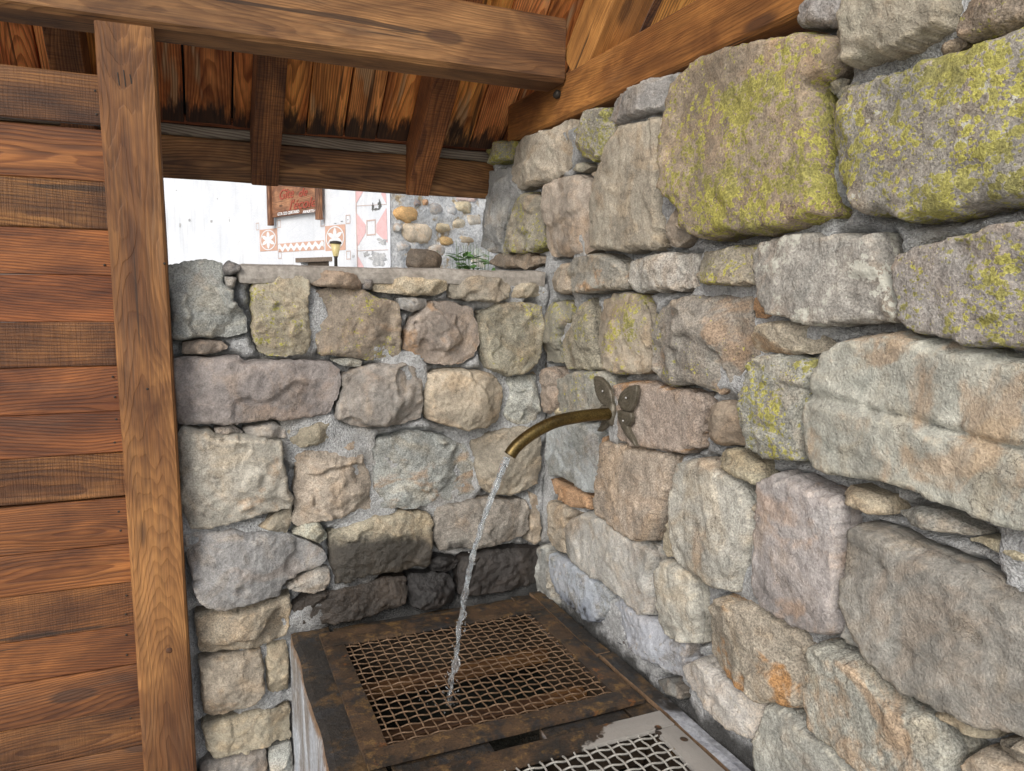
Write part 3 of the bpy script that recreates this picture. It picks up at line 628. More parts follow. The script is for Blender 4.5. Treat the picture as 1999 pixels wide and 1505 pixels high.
def mortar_sheet(wall, outl, u0, u1, v0, v1, step=0.0095):
    U, V = np.meshgrid(np.arange(u0, u1+1e-6, step), np.arange(v0, v1+1e-6, step)); nu, nv = U.shape[1], U.shape[0]
    P = np.c_[U.ravel(), V.ravel()]
    d = np.full(len(P), 0.2)
    for q in outl:
        lo, hi = q.min(0)-0.03, q.max(0)+0.03
        m = (P[:, 0] > lo[0]) & (P[:, 0] < hi[0]) & (P[:, 1] > lo[1]) & (P[:, 1] < hi[1])
        if not m.any(): continue
        dd = seg_dist(P[m], q); dd[inside(P[m], q)] = 0
        d[m] = np.minimum(d[m], dd)
    P3 = np.c_[P, np.zeros(len(P))]
    h = -0.002+0.008*fbm(P3*13, 4)+0.004*fbm(P3*45, 3, 2.1, .6)
    gap = np.clip(1-d/0.013, 0, 1)*np.clip((fbm(P3*7+3, 2)+0.14)*6, 0, 1)
    h = h-0.040*gap
    h = h+0.009*np.clip(1-d/0.03, 0, 1)*np.clip(-(fbm(P3*7+3, 2)-0.1)*4, 0, 1)
    W = wall['p']+P[:, :1]*wall['u']+P[:, 1:]*wall['v']+h[:, None]*wall['n']
    flip = np.cross(wall['u'], wall['v'])@wall['n'] < 0
    idx = np.arange(nu*nv).reshape(nv, nu)
    f = np.stack([idx[:-1, :-1], idx[:-1, 1:], idx[1:, 1:], idx[1:, :-1]], -1).reshape(-1, 4)
    if flip: f = f[:, ::-1]
    # close the body behind the sheet
    rim = np.r_[idx[0, :], idx[1:, -1], idx[-1, -2::-1], idx[-2:0:-1, 0]]
    return W, [tuple(map(int, q)) for q in f], [int(i) for i in rim], flip
def mortar_body(wall, outl, u0, u1, v0, v1, depth, parent):
    W, f, rim, flip = mortar_sheet(wall, outl, u0, u1, v0, v1)
    back = W[rim]-wall['n']*depth
    n = len(W); k = len(rim)
    sk = []
    for i in range(k):
        j = (i+1) % k
        sk.append((rim[i], n+i, n+j, rim[j]) if not flip else (rim[j], n+j, n+i, rim[i]))
    capf = tuple(n+i for i in range(k)); capf = capf if flip else capf[::-1]
    o = mesh('mortar', np.r_[W, back], f+sk+[capf], M_MORTAR, parent, smooth=True)
    o.data.polygons.foreach_set('use_smooth', [True]*len(f)+[False]*(len(sk)+1))
    return o
mortar_body(BACK, OUTLINES['back'], -0.052, 1.02, 0.0, 1.575, 0.43, low)
mortar_body(RIGHT, OUTLINES['right'], -2.50, 0.36, 0.0, 2.0, 0.45, tall)

# smooth cap along the low wall
def noisy_box(name, lo, hi, n, amp, mat, parent=None, seed=0, freq=9):
    lo, hi = np.array(lo, float), np.array(hi, float); L = hi-lo
    N = [max(1, int(round(L[i]/n))) for i in range(3)]
    vid = {}; verts = []; faces = []
    def vert(i, j, k):
        key = (i, j, k)
        if key not in vid:
            vid[key] = len(verts); verts.append(lo+L*np.array([i/N[0], j/N[1], k/N[2]]))
        return vid[key]
    for ax in range(3):
        a, b = (ax+1) % 3, (ax+2) % 3
        for side in (0, N[ax]):
            for i in range(N[a]):
                for j in range(N[b]):
                    q = []
                    for (di, dj) in ((0, 0), (1, 0), (1, 1), (0, 1)):
                        key = [0, 0, 0]; key[ax] = side; key[a] = i+di; key[b] = j+dj; q.append(vert(*key))
                    faces.append(tuple(q) if side else tuple(q[::-1]))
    V = np.array(verts); c = (lo+hi)/2
    # round the arrises, then roughen
    e = np.minimum(V-lo, hi-V); r = min(0.012, L.min()*0.3)
    near = (e < r*0.5).sum(1)
    dirn = (V-c)/(np.linalg.norm(V-c, axis=1)[:, None]+1e-9)
    sgn = np.sign(V-c)*(e < 1e-6)
    V = V-sgn*(near >= 2)[:, None]*r*0.35
    V = V+np.c_[fbm(V*freq+seed, 4), fbm(V*freq+seed+31, 4), fbm(V*freq+seed+57, 4)]*amp
    return mesh(name, V, faces, mat, parent, smooth=False)
M_CAP = mat_simple('cap_mortar', (0.25, 0.225, 0.195), 0.9, 0.25, 9, 0.5, 0.004, 0, (0.36, 0.335, 0.30))
cap = noisy_box('coping', (0.115, 2.052, 1.556), (1.0, 2.52, 1.606), 0.02, 0.005, M_CAP, low, 3)
noisy_box('coping', (-0.03, 2.14, 1.553), (0.116, 2.52, 1.600), 0.02, 0.005, M_CAP, low, 8)

# loose cobble lying on the cap
def blob(name, c, rad, mat, amp=0.12, seed=0, colour=None, parent=None, freq=2.2, n=22):
    V = []; F = []
    for i in range(n+1):
        th = math.pi*i/n
        for j in range(2*n):
            p = math.pi*j/n
            V.append((math.sin(th)*math.cos(p), math.sin(th)*math.sin(p), math.cos(th)))
    V = np.array(V); s = 1+amp*fbm(V*freq+seed*5.3, 4)
    V = np.sign(V)*np.abs(V)**0.85
    for i in range(n):
        for j in range(2*n):
            a = i*2*n+j; b = i*2*n+(j+1) % (2*n)
            F.append((a, a+2*n, b+2*n, b))
    W = np.array(c)+V*s[:, None]*np.array(rad)
    o = mesh(name, W, F, mat, parent, loc=c, smooth=True)
    if colour is not None: o.color = (*colour, 1)
    return o
lp = pix(827, 508, (0, 2.24, 0), (0, 1, 0))
cb = blob('loose_stone', (lp[0], 2.24, 1.634), (.054, .05, .036), M_STONE, .10, 4, (.15, .125, .10))
for k in ('lichen', 'pale', 'rust', 'wet_top', 'lime'): cb[k] = 0.0
tag(cb, 'rounded dark cobble lying loose on the cap of the low wall', 'stone')

# ------------------------------------------------------------------ timber
def beam(name, p0, p1, w, h, mat, parent=None, up=(0, 0, 1), cham=0.005, tint=(1, 1, 1), sawn=0.0, seg=0.03, amp=0.0012, ref='start', seed=None):
    """timber from p0 to p1; local x runs along the grain; w across, h along `up`"""
    p0, p1 = np.array(p0, float), np.array(p1, float); ax = p1-p0; L = np.linalg.norm(ax); ax /= L
    upv = np.array(up, float); upv -= ax*np.dot(upv, ax); upv /= np.linalg.norm(upv); sd_ = np.cross(upv, ax)
    c = min(cham, w*.3, h*.3)
    cs = np.array([(-w/2+c, -h/2), (w/2-c, -h/2), (w/2, -h/2+c), (w/2, h/2-c), (w/2-c, h/2), (-w/2+c, h/2), (-w/2, h/2-c), (-w/2, -h/2+c)])
    n = max(2, int(L/seg)); sd0 = seed if seed is not None else random.random()*50
    V = []
    for i in range(n+1):
        x = L*i/n
        e = np.array([fbm(np.array([[x*6+sd0, k*3.1, sd0]]), 3)[0] for k in range(8)])
        sc = 1+(e*amp/np.maximum(np.linalg.norm(cs, axis=1), 1e-3))[:, None]
        for (a, b) in cs*sc: V.append((x, a, b))
    F = []
    for i in range(n):
        for k in range(8):
            a = i*8+k; b = i*8+(k+1) % 8; F.append((a, b, b+8, a+8))
    F.append(tuple(range(8))[::-1]); F.append(tuple(n*8+k for k in range(8)))
    me = bpy.data.meshes.new(name); me.from_pydata(V, [], [f[::-1] for f in F] if False else F); me.update()
    o = link(name, me, mat)
    R = Matrix((ax, sd_, upv)).transposed()
    o.rotation_euler = R.to_euler(); o.location = Vector(p0)
    o.color = (*tint, 1); o['sawn'] = float(sawn)
    if parent: attach(o, parent)
    return o
E_ = EYE
shelter = thing('wooden_shelter', 'open timber shelter with post, beams and plank roof over the fountain', 'shelter', (-0.1, 2.0, 0))
beam('post', (-0.090, 2.035, 0), (-0.112, 2.035, E_+0.584), 0.121, 0.12, M_POST, shelter, up=(0, -1, 0), cham=0.006)
# carpenter's marks: three cut strokes near the head of the post
for k, (zz, hh) in enumerate(((.452, .024), (.455, .028), (.455, .02))):
    beam('carpenter_mark', (-0.128+k*0.0125, 1.9745, E_+zz-hh+.02), (-0.1305+k*0.0125, 1.9745, E_+zz+hh), 0.0026, 0.002, M_IRON, shelter, up=(0, -1, 0), cham=.0005, amp=0)
for k, zz in enumerate((-.92, .05, -.25)):
    blob('wood_peg', (-0.082+.03*(k == 1)-.02*(k == 2), 1.976, E_+zz), (.008 if k == 0 else .003, .003, .008 if k == 0 else .003), M_POST if k == 0 else M_IRON, .05, k, (.55, .5, .5), shelter, n=8)
beam('tie_beam', (-1.9, 2.035, E_+.675), (1.006, 2.035, E_+.675), 0.125, 0.178, M_BEAM, shelter, cham=0.012)
beam('wall_beam', (1.082, 2.40, E_+.555), (1.082, -0.45, E_+.555), 0.14, 0.128, M_OAK, shelter, cham=0.008, tint=(1.05, 1.0, .95))
SL = math.radians(43); sy, sz = math.cos(SL), math.sin(SL)
RD = np.array([0, -sy, sz]); RU = np.array([0, sz, sy])            # up-slope, slope normal
eave = np.array([0, 2.565, E_+.335])
RL = 2.9
# strut standing on the wall beam
c0 = np.array([1.074, 1.955, E_+.62])
beam('principal_rafter', c0-RD*0.0, c0+RD*2.0, 0.12, 0.143, M_OAK, shelter, up=RU, cham=.006)
blob('peg_head', (1.006, 2.02, E_+.565), (.012, .014, .012), M_IRON, .12, 3, None, shelter, n=8)
for k, xr in enumerate((-1.29, -.78, -.27, .238, .748, 1.30)):
    b0 = eave+np.array([xr, 0, 0])+RU*0.065
    beam('rafter', b0-RD*0.02, b0+RD*RL, 0.082, 0.13, M_RAFT, shelter, up=RU, cham=.003, sawn=1.0, tint=(1.0+.12*(k == 4), 1.0+.05*(k == 4), 1))
# roof planks running down the slope, each one its own board
xp = -1.75; rnd = random.Random(11); 
while xp < 1.62:
    w = rnd.uniform(.10, .142)
    gapw = rnd.choice([.002, .003, .006])
    b0 = eave+np.array([xp+w/2, 0, 0])+RU*(0.131+0.012+rnd.uniform(0, .003))
    v = rnd.uniform(1.25, 1.95)
    beam('roof_plank', b0+RD*0.035, b0+RD*RL, w-gapw, 0.024, M_DECK, shelter, up=RU, cham=.002, seg=.12, tint=(v, v*rnd.uniform(.88, 1.04), v*rnd.uniform(.85, 1.1)))
    xp += w
M_BLOCK = mat_simple('light_block_black', (0.03, 0.03, 0.03), .9)
b0 = eave+RU*0.175
beam('light_block_sheet', b0-RD*.1+np.array([-.1, 0, 0]), b0+RD*RL+np.array([-.1, 0, 0]), 3.6, .02, M_BLOCK, shelter, up=RU, seg=1.0)  # unseen sheet added above the planks to stop light through their gaps
# fascia and battens closing the rafter ends
beam('fascia', (-1.75, 2.598, E_+.392), (1.55, 2.598, E_+.392), 0.028, 0.128, M_FASC, shelter, seg=.05, amp=.002)
beam('batten', (-1.75, 2.594, E_+.474), (1.55, 2.594, E_+.474), 0.03, 0.033, M_GREYW, shelter, seg=.05, amp=.002)
beam('batten', (-1.75, 2.60, E_+.509), (1.55, 2.60, E_+.509), 0.035, 0.03, M_RAFT, shelter, seg=.05, amp=.002, tint=(.8, .6, .6))

pw = thing('plank_wall', 'partition of wide stained horizontal boards beside the timber post', 'wall', (-0.9, 2.03, 0))
edges = [.478, .352, .235, .126, .019, -.09, -.195, -.306, -.408, -.522, -.639, -.74, -.853, -.959, -1.072, -1.18, -1.29, -1.40, -1.535]
tints = [(.55, .60, .66), (.95, .92, .9), (.66, .74, .76), (.95, .84, .76), (.74, .60, .54), (.70, .73, .74), (.82, .70, .64), (.84, .72, .66), (.70, .74, .72), (.92, .86, .80), (.95, .9, .84), (.74, .75, .72), (.85, .80, .75), (.62, .58, .56), (.62, .66, .70), (.6, .62, .62), (.6, .6, .6), (.6, .6, .6)]
saws = [.4, 0, .65, 0, 0, .5, 0, 0, .6, 0, 0, .4, 0, 0, .3, 0, 0, 0]
gaps = [.014, .0004, .0004, .0004, .0004, .0004, .0004, .0004, .006]+[.0004]*9
for i in range(len(edges)-1):
    zt, zb = edges[i], edges[i+1]+gaps[i]
    yo = 2.022+rnd.uniform(-.002, .002)+(.012 if i == 0 else 0)
    beam('board', (-1.9, yo, E_+(zt+zb)/2), (-0.158 if zt > 0 else -0.150, yo, E_+(zt+zb)/2), 0.026, zt-zb, M_BOARD, pw, cham=.0025, tint=tints[i], sawn=saws[i], seg=.06)

nr_ = random.Random(4)
for i in range(len(edges)-2):
    zc = (edges[i]+edges[i+1])/2
    for dz in (-.025, .027):
        if nr_.random() < .75:
            blob('nail_head', (-.178+nr_.uniform(-.004, .004), 2.0085+(.012 if i == 0 else 0), E_+zc+dz+nr_.uniform(-.006, .006)), (.0028, .0012, .0028), M_IRON, .05, i, None, pw, n=5)
beam('light_block_strip', (-1.9, 2.045, E_-.52), (-0.16, 2.045, E_-.52), .018, .05, M_BOARD, pw, tint=(.5, .5, .5), seg=.2)  # strip added behind the open joint so outside light doesn't show through

# ------------------------------------------------------------------ trough, grates, water
TZ = EYE-.965
trough = thing('fountain_trough', 'long stone trough streaked with lime under the metal grates', 'trough', (.62, 1.4, 0))
t = NT('lime_streaked_trough'); p = t.pos
st = t.noise(t.vec('MULTIPLY', p, (7, 5, 1.3)), 1.3, 6, 0.7, 0.8); f = t.noise(p, 90, 5, .7)
c = t.mixc(t.ramp(st, .40, .62), (0.40, 0.44, 0.49), (0.20, 0.18, 0.16))
c = t.mixc(t.ramp(t.noise(t.vec('MULTIPLY', p, (14, 14, 1.4)), 1.3, 5, .7), .52, .66), c, (.62, .65, .68))
nz = t.sep(t.nrm)[2]
topc = t.mixc(t.ramp(t.noise(p, 13, 6, .7), .44, .64), (.028, .025, .022), (.11, .066, .029))
topc = t.mixc(t.ramp(t.noise(t.vec('ADD', p, (3, 3, 3)), 17, 6, .75), .5, .62), topc, (.03, .03, .031))
dryr = t.math('MULTIPLY', t.ramp(t.sep(p)[0], .96, .965), t.ramp(t.math('ADD', t.sep(p)[1], t.math('MULTIPLY', t.noise(p, 12, 4), .3)), 1.52, 1.42))
topc = t.mixc(dryr, topc, t.mixc(t.noise(p, 40, 4), (.15, .16, .20), (.55, .57, .60)))
edge_rag = t.math('ADD', t.sep(p)[2], t.math('MULTIPLY', t.noise(p, 25, 4), .05))
c = t.mixc(t.ramp(edge_rag, TZ-.01, TZ+.02), c, (.19, .12, .07))
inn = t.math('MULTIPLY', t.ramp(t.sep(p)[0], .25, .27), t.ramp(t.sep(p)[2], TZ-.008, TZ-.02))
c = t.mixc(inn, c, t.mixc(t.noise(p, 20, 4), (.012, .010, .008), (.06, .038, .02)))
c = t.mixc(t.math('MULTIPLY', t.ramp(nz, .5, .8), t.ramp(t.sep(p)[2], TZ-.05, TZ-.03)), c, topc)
c = t.mixc(1.0, c, t.comb(*[t.ramp(f, .25, .75, .65, 1.3)]*3), 'MULTIPLY')
M_TROUGH = t.fin(c, t.ramp(st, .3, .7, .5, .8), t.bump(t.math('ADD', f, t.noise(p, 25, 4)), .6, .006))
Y0, Y1 = 0.25, 2.075
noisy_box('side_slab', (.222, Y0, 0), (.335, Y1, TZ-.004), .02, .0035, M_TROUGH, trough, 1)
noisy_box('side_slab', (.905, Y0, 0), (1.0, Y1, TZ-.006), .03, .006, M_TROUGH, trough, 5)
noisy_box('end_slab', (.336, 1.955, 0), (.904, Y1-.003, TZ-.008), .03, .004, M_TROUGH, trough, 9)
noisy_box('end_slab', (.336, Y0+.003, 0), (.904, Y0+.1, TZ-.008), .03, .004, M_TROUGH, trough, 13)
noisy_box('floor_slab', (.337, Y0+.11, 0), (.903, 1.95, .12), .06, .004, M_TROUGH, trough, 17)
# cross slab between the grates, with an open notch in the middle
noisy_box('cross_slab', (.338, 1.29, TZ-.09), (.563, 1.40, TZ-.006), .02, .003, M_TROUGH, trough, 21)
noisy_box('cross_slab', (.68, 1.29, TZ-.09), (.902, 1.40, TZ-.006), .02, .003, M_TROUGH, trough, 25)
noisy_box('rim_strip', (.955, 1.62, TZ-.004), (1.0, 2.05, TZ+.008), .02, .003, M_TROUGH, trough, 29)
noisy_box('rim_strip', (.960, Y0, TZ-.004), (1.003, 1.61, TZ+.012), .02, .003, M_TROUGH, trough, 33)
for yy in (1.80, 1.575):
    beam('wooden_slat', (.34, yy, TZ-.075), (.90, yy+.012, TZ-.075), .042, .03, M_SLAT, trough, cham=.004, tint=(.62, .56, .5))
t = NT('trough_water'); nn = t.bump(t.noise(t.pos, 30, 3, .5), .25, .01)
M_WATER = t.fin((.012, .014, .012), .04, nn, IOR=1.33)
wa = mesh('water', [(.33, Y0+.09, .43), (.91, Y0+.09, .43), (.91, 1.96, .43), (.33, 1.96, .43)], [(0, 1, 2, 3)], M_WATER); wa['kind'] = 'structure'

def tube_mesh(path, rad, ns=6, cap=True):
    path = np.array(path, float); n = len(path); V = []; F = []
    tg = np.gradient(path, axis=0); tg /= np.linalg.norm(tg, axis=1)[:, None]
    ref = np.array([0, 0, 1.0]) if abs(tg[0][2]) < .9 else np.array([0, 1.0, 0])
    rad = np.broadcast_to(rad, (n,))
    for i in range(n):
        a = np.cross(ref, tg[i]); a /= np.linalg.norm(a); b = np.cross(tg[i], a)
        for k in range(ns):
            th = 2*math.pi*k/ns; V.append(path[i]+rad[i]*(math.cos(th)*a+math.sin(th)*b))
    for i in range(n-1):
        for k in range(ns):
            F.append((i*ns+k, i*ns+(k+1) % ns, (i+1)*ns+(k+1) % ns, (i+1)*ns+k))
    if cap:
        F.append(tuple(range(ns))[::-1]); F.append(tuple((n-1)*ns+k for k in range(ns)))
    return np.array(V), F
def grate(label, xa, xb, ya, yb, ia, ib, ja, jb, z, th, mframe, mwire, rw, nx, ny):
    r = thing('grate', label, 'grate', ((xa+xb)/2, (ya+yb)/2, z))
    bars = [((xa, jb, z), (xb, yb, z+th)), ((xa, ya, z), (xb, ja, z+th)), ((xa, ja, z), (ia, jb, z+th)), ((ib, ja, z), (xb, jb, z+th))]
    for k, (lo, hi) in enumerate(bars):
        e = 0.0012 if k > 1 else 0
        noisy_box('frame_bar', (lo[0], lo[1]+e, lo[2]-e), (hi[0], hi[1]-e, hi[2]-e), .018, .0012, mframe, r, 40+k)
    lx, ly = ib-ia+.02, jb-ja+.02; cx, cy = (ia+ib)/2, (ja+jb)/2
    px_, py_ = (ib-ia)/nx, (jb-ja)/ny; am = rw*.95; zc = z+th*.35
    def crimp(L, pitch, axis, ph):
        n = int(L/pitch*6); s = np.linspace(-L/2, L/2, n)
        w = am*np.cos(math.pi*s/pitch+ph)
        lat = -am*np.sin(math.pi*s/pitch+ph)*(0.45 if axis == 0 else 0.15)
        P = np.c_[s, lat, w] if axis == 0 else np.c_[lat, s, w]
        return P
    me = {}
    for axis, L, pitch, cnt, cp in ((0, lx, px_, ny, py_), (1, ly, py_, nx, px_)):
        for par in (0, 1):
            V, F = tube_mesh(crimp(L, pitch, axis, par*math.pi), rw, 6)
            m = bpy.data.meshes.new('wire'); m.from_pydata([tuple(v) for v in V], [], F); m.polygons.foreach_set('use_smooth', [True]*len(F)); m.update(); m.materials.append(mwire)
            me[(axis, par)] = m
        for k in range(cnt):
            pos = (cx, ja+(k+.5)*cp, zc) if axis == 0 else (ia+(k+.5)*cp, cy, zc)
            o = bpy.data.objects.new('wire', me[(axis, k % 2)]); COL.objects.link(o); o.location = pos; attach(o, r)
    return r
grate('rusty framed wire grate under the falling water', .292, .950, 1.375, 2.000, .348, .895, 1.432, 1.918, TZ, .012, M_RUST, M_WIRE, .0019, 21, 19)
grate('grey half-dry framed grate with thick pale wire mesh', .300, .955, .40, 1.325, .40, .898, .50, 1.265, TZ+.001, .012, M_RUST2, M_WIRE2, .0023, 19, 29)

# spout
plate = pix(1200, 808, (XW-.035, 0, 0), (1, 0, 0)); YS = plate[1]
spout = thing('water_spout', 'curved brass pipe with a bronze butterfly plate on the tall wall', 'spout', tuple(plate))
cl = [(1199, 808), (1170, 809), (1140, 812), (1110, 817), (1085, 823), (1060, 834), (1038, 847), (1018, 862), (1003, 877), (995, 889)]
C3 = np.array([pix(a, b, (0, YS, 0), (0, 1, 0)) for a, b in cl])
C3[0] = C3[0]+np.array([.03, 0, 0])
# resample smoothly
def spline(P, n):
    P = np.array(P); tt = np.linspace(0, len(P)-1, n); out = []
    for u in tt:
        i = min(int(u), len(P)-2); f_ = u-i
        p0, p1, p2, p3 = P[max(i-1, 0)], P[i], P[i+1], P[min(i+2, len(P)-1)]
        out.append(.5*((2*p1)+(-p0+p2)*f_+(2*p0-5*p1+4*p2-p3)*f_**2+(-p0+3*p1-3*p2+p3)*f_**3))
    return np.array(out)
C3 = spline(C3, 60)
Vo, Fo = tube_mesh(C3, .0156, 24, False); Vi, Fi = tube_mesh(C3, .0128, 24, False)
n0 = len(Vo); last = (len(C3)-1)*24
ringf = [(last+k, last+(k+1) % 24, n0+last+(k+1) % 24, n0+last+k) for k in range(24)]
mesh('pipe', np.r_[Vo, Vi], Fo+[tuple(n0+q for q in f[::-1]) for f in Fi]+ringf, M_BRASS, spout, smooth=True)
WINGS = [[(200,150),(235,130),(330,160),(420,260),(490,380),(520,500),(525,620),(480,690),(400,680),(320,630),(260,530),(225,400),(200,260)],
 [(640,640),(640,560),(680,460),(760,370),(860,310),(960,290),(1005,300),(1005,400),(980,560),(930,700),(870,785),(800,785),(700,740)],
 [(620,760),(700,760),(800,790),(880,800),(905,880),(890,970),(820,1060),(860,1150),(940,1290),(990,1420),(960,1420),(880,1330),(780,1220),(700,1080),(650,960),(620,860)],
 [(290,730),(330,670),(420,680),(520,700),(560,780),(530,900),(470,990),(400,1090),(310,1155),(250,1140),(310,1040),(340,940),(310,830)]]
PLX = XW-.048
def plate_shape(name, pts, mat, parent, x, thick, dome, tilt=0.0):
    P = np.array([pix(1140+a/9.408, 720+b/9.408, (x, 0, 0), (1, 0, 0)) for a, b in pts])[:, 1:]
    q = resample(chaikin(chaikin(P)), .0022); lo, hi = q.min(0), q.max(0)
    gx, gy = np.meshgrid(np.arange(lo[0], hi[0], .003), np.arange(lo[1], hi[1], .003)); I = np.c_[gx.ravel(), gy.ravel()]
    I = I[inside(I, q)]; I = I[seg_dist(I, q) > .0015]
    r = delaunay_2d_cdt([Vector(v) for v in np.r_[q, I]], [], [list(range(len(q)))], 1, 1e-8)
    V = np.array([tuple(v) for v in r[0]]); d = seg_dist(V, q); d[:len(q)] = 0
    c = np.array([YS, plate[2]]); R_ = np.linalg.norm(V-c, axis=1)
    out = dome*np.clip(d/.006, 0, 1)**.6+.0016*np.sin(d*900)*np.clip(d/.004, 0, 1)+tilt*R_
    X = x-out
    nb = len(q); nv = len(V)
    front = np.c_[X, V]; back = np.c_[np.full(nb, x+thick)-tilt*R_[:nb], q]
    fs = [tuple(f) for f in r[2]]
    a, b, c3 = front[fs[0][0]], front[fs[0][1]], front[fs[0][2]]
    if np.cross(b-a, c3-a)[0] > 0: fs = [f[::-1] for f in fs]
    sk = [(i, (i+1) % nb, nv+(i+1) % nb, nv+i) for i in range(nb)]
    o = mesh(name, np.r_[front, back], fs+sk, mat, parent, smooth=True)
    o.data.polygons.foreach_set('use_smooth', [True]*len(fs)+[False]*nb)
for k, w in enumerate(WINGS): plate_shape('butterfly_wing', w, M_BRONZE, spout, PLX, .008, .003, .03)
blob('butterfly_body', (PLX+.004, YS, plate[2]+.002), (.012, .020, .032), M_BRONZE, .05, 2, None, spout, n=12)
for (a, b) in ((340, 410), (768, 535), (715, 955)):
    s_ = pix(1140+a/9.408, 720+b/9.408, (PLX-.008, 0, 0), (1, 0, 0)); blob('screw_head', s_, (.0022, .003, .003), M_SCREW, .02, 1, None, spout, n=6)
noisy_box('mortar_pad', (PLX+.005, YS-.022, plate[2]-.075), (XW+.03, YS+.022, plate[2]+.05), .008, .006, M_MORTAR, spout, 70, 30)

# stream
sp = [(991, 893), (976, 928), (956, 980), (936, 1042), (917, 1110), (904, 1180), (893, 1260), (881, 1335), (874, 1375)]
S3 = spline([pix(a, b, (0, YS, 0), (0, 1, 0)) for a, b in sp], 220)
S3[:, 2] = np.maximum.accumulate(S3[::-1, 2])[::-1]
def strand(P, r0, r1, seed, off):
    n = len(P); u = np.linspace(0, 1, n)
    q = P+np.c_[fbm(np.c_[u*26+seed, u*0, u*0+seed], 3), fbm(np.c_[u*26+seed, u*0+5, u*0], 3), u*0]*(.0012+.004*u[:, None])*off
    r = (r0+(r1-r0)*u**.6)*(1+(.12+.5*u)*fbm(np.c_[u*38, u*0+seed, u*0], 3)); r = np.maximum(r, .0009)
    return tube_mesh(q, r, 10)
t = NT('falling_water')
M_FALL = t.fin((.93, .97, 1.0), .03, t.bump(t.noise(t.vec('MULTIPLY', t.pos, (1, 1, .4)), 160, 2, .5), .3, .004), IOR=1.33, Transmission_Weight=0.93)
stream = thing('water_stream', 'thin clear stream of water falling from the brass pipe', 'water', tuple(S3[-1]))
for (r0, r1, sd_, off) in ((.0098, .0034, 1, .5), (.0042, .0026, 7, 1.6), (.0030, .0022, 12, 2.2)):
    V, F = strand(S3, r0, r1, sd_, off); mesh('strand', V, F, M_FALL, stream, smooth=True)
rr = random.Random(9)
for k in range(46):
    u = rr.random()**.5; q = S3[int(u*219)]
    spread = .003+.010*u
    blob('droplet', q+np.array([rr.gauss(0, spread), rr.gauss(0, spread), rr.uniform(-.01, .01)]), [rr.uniform(.0012, .0026)]*2+[rr.uniform(.002, .0055)], M_FALL, .1, k, None, stream, n=5)

for k in range(60):     # spray thrown up where the stream meets the mesh
    a_ = rr.uniform(0, 6.283); d_ = abs(rr.gauss(0, .03)); e_ = S3[-1]+np.array([math.cos(a_)*d_, math.sin(a_)*d_, abs(rr.gauss(0, .022))+.004-d_*.15])
    blob('droplet', e_, [rr.uniform(.0009, .0022)]*3, M_FALL, .1, k, None, stream, n=4)

# ------------------------------------------------------------------ house across the lane
A_ = CAMP+ray(525, 468)*10; B_ = CAMP+ray(655, 464)*8.7
hd = (B_-A_)*np.array([1, 1, 0]); hd /= np.linalg.norm(hd)
hn = np.array([hd[1], -hd[0], 0.0]); hn = hn if np.dot(hn, -A_) > 0 else -hn
HP = A_*np.array([1, 1, 0])
corner = pix(762, 450, HP, hn)*np.array([1, 1, 0])
hs = -hn                                     # side wall runs away from the facade
def hpt(u, z, off=0.0): return corner+hd*u+np.array([0, 0, z])+hn*off     # u<0 along facade
def hpx(x, y, off=0.0): return pix(x, y, HP+hn*off, hn)
def huv(x, y):
    q = pix(x, y, HP, hn); return float(np.dot(q-corner, hd)), float(q[2])
M_RENDER = mat_simple('white_render', (0.55, 0.565, 0.58), 0.9, 0.08, 4, 0.5, 0.006, 0, (0.64, 0.65, 0.66))
t = NT('white_render'); p = t.pos
n1 = t.noise(p, 2.5, 6, .65); st = t.noise(t.vec('MULTIPLY', p, (6, 6, .7)), 1.0, 5, .6); n3 = t.noise(p, 30, 5, .7)
c = t.mixc(t.ramp(n1, .3, .7), (.60, .625, .66), (.70, .715, .74)); c = t.mixc(t.ramp(st, .5, .75, 0, .45), c, (.42, .43, .44))
c = t.mixc(t.ramp(t.math('ADD', t.math('MULTIPLY', n1, .5), t.math('MULTIPLY', n3, .5)), .60, .66, 0, .6), c, (.36, .36, .355))
M_RENDER = t.fin(c, .92, t.bump(t.math('ADD', n1, n3), .6, .012))
M_TERRA = mat_simple('terracotta_paint', (0.53, 0.33, 0.25), 0.9, 0.12, 25, 0.2, 0.002)
M_PINK = mat_simple('faded_pink_paint', (0.62, 0.40, 0.40), 0.9, 0.14, 18, 0.2, 0.002)
M_LINE = mat_simple('thin_ochre_line', (0.50, 0.38, 0.34), 0.9, 0.1, 18, 0.2, 0.002)
M_WHITE = mat_simple('white_paint', (0.66, 0.67, 0.68), 0.9, 0.06, 18, 0.2, 0.002)
M_PEEL = mat_simple('peeled_render', (0.30, 0.31, 0.32), 0.95, 0.35, 16, 0.7, 0.01, 0, (0.50, 0.50, 0.50))
M_HOLE = mat_simple('broken_render', (0.10, 0.10, 0.095), 0.95, 0.3, 40, 0.5, 0.01)
M_TILE = mat_simple('slate_roof', (0.10, 0.095, 0.09), 0.8, 0.3, 8, 0.5, 0.02)
M_GLASS = mat_simple('window_glass', (0.02, 0.025, 0.03), 0.08, 0.1, 3, 0.02, 0.001)
M_LINTEL = mat_simple('old_lintel_wood', (0.13, 0.10, 0.075), 0.85, 0.4, 20, 0.4, 0.004)
house = thing('house', 'white rendered house with painted rosettes and a bare rubble side wall', 'house', tuple(corner))
def quad(name, pts, mat, parent): 
    p = np.array(pts); n = np.cross(p[1]-p[0], p[2]-p[0])
    f = (0, 1, 2, 3) if np.dot(n, CAMP-p[0]) > 0 else (3, 2, 1, 0)
    return mesh(name, p, [f], mat, parent)
wu0, wz1 = huv(587, 512); wu1, _ = huv(642, 507); wz0 = 0.95
UL, HT = -9.0, 5.6
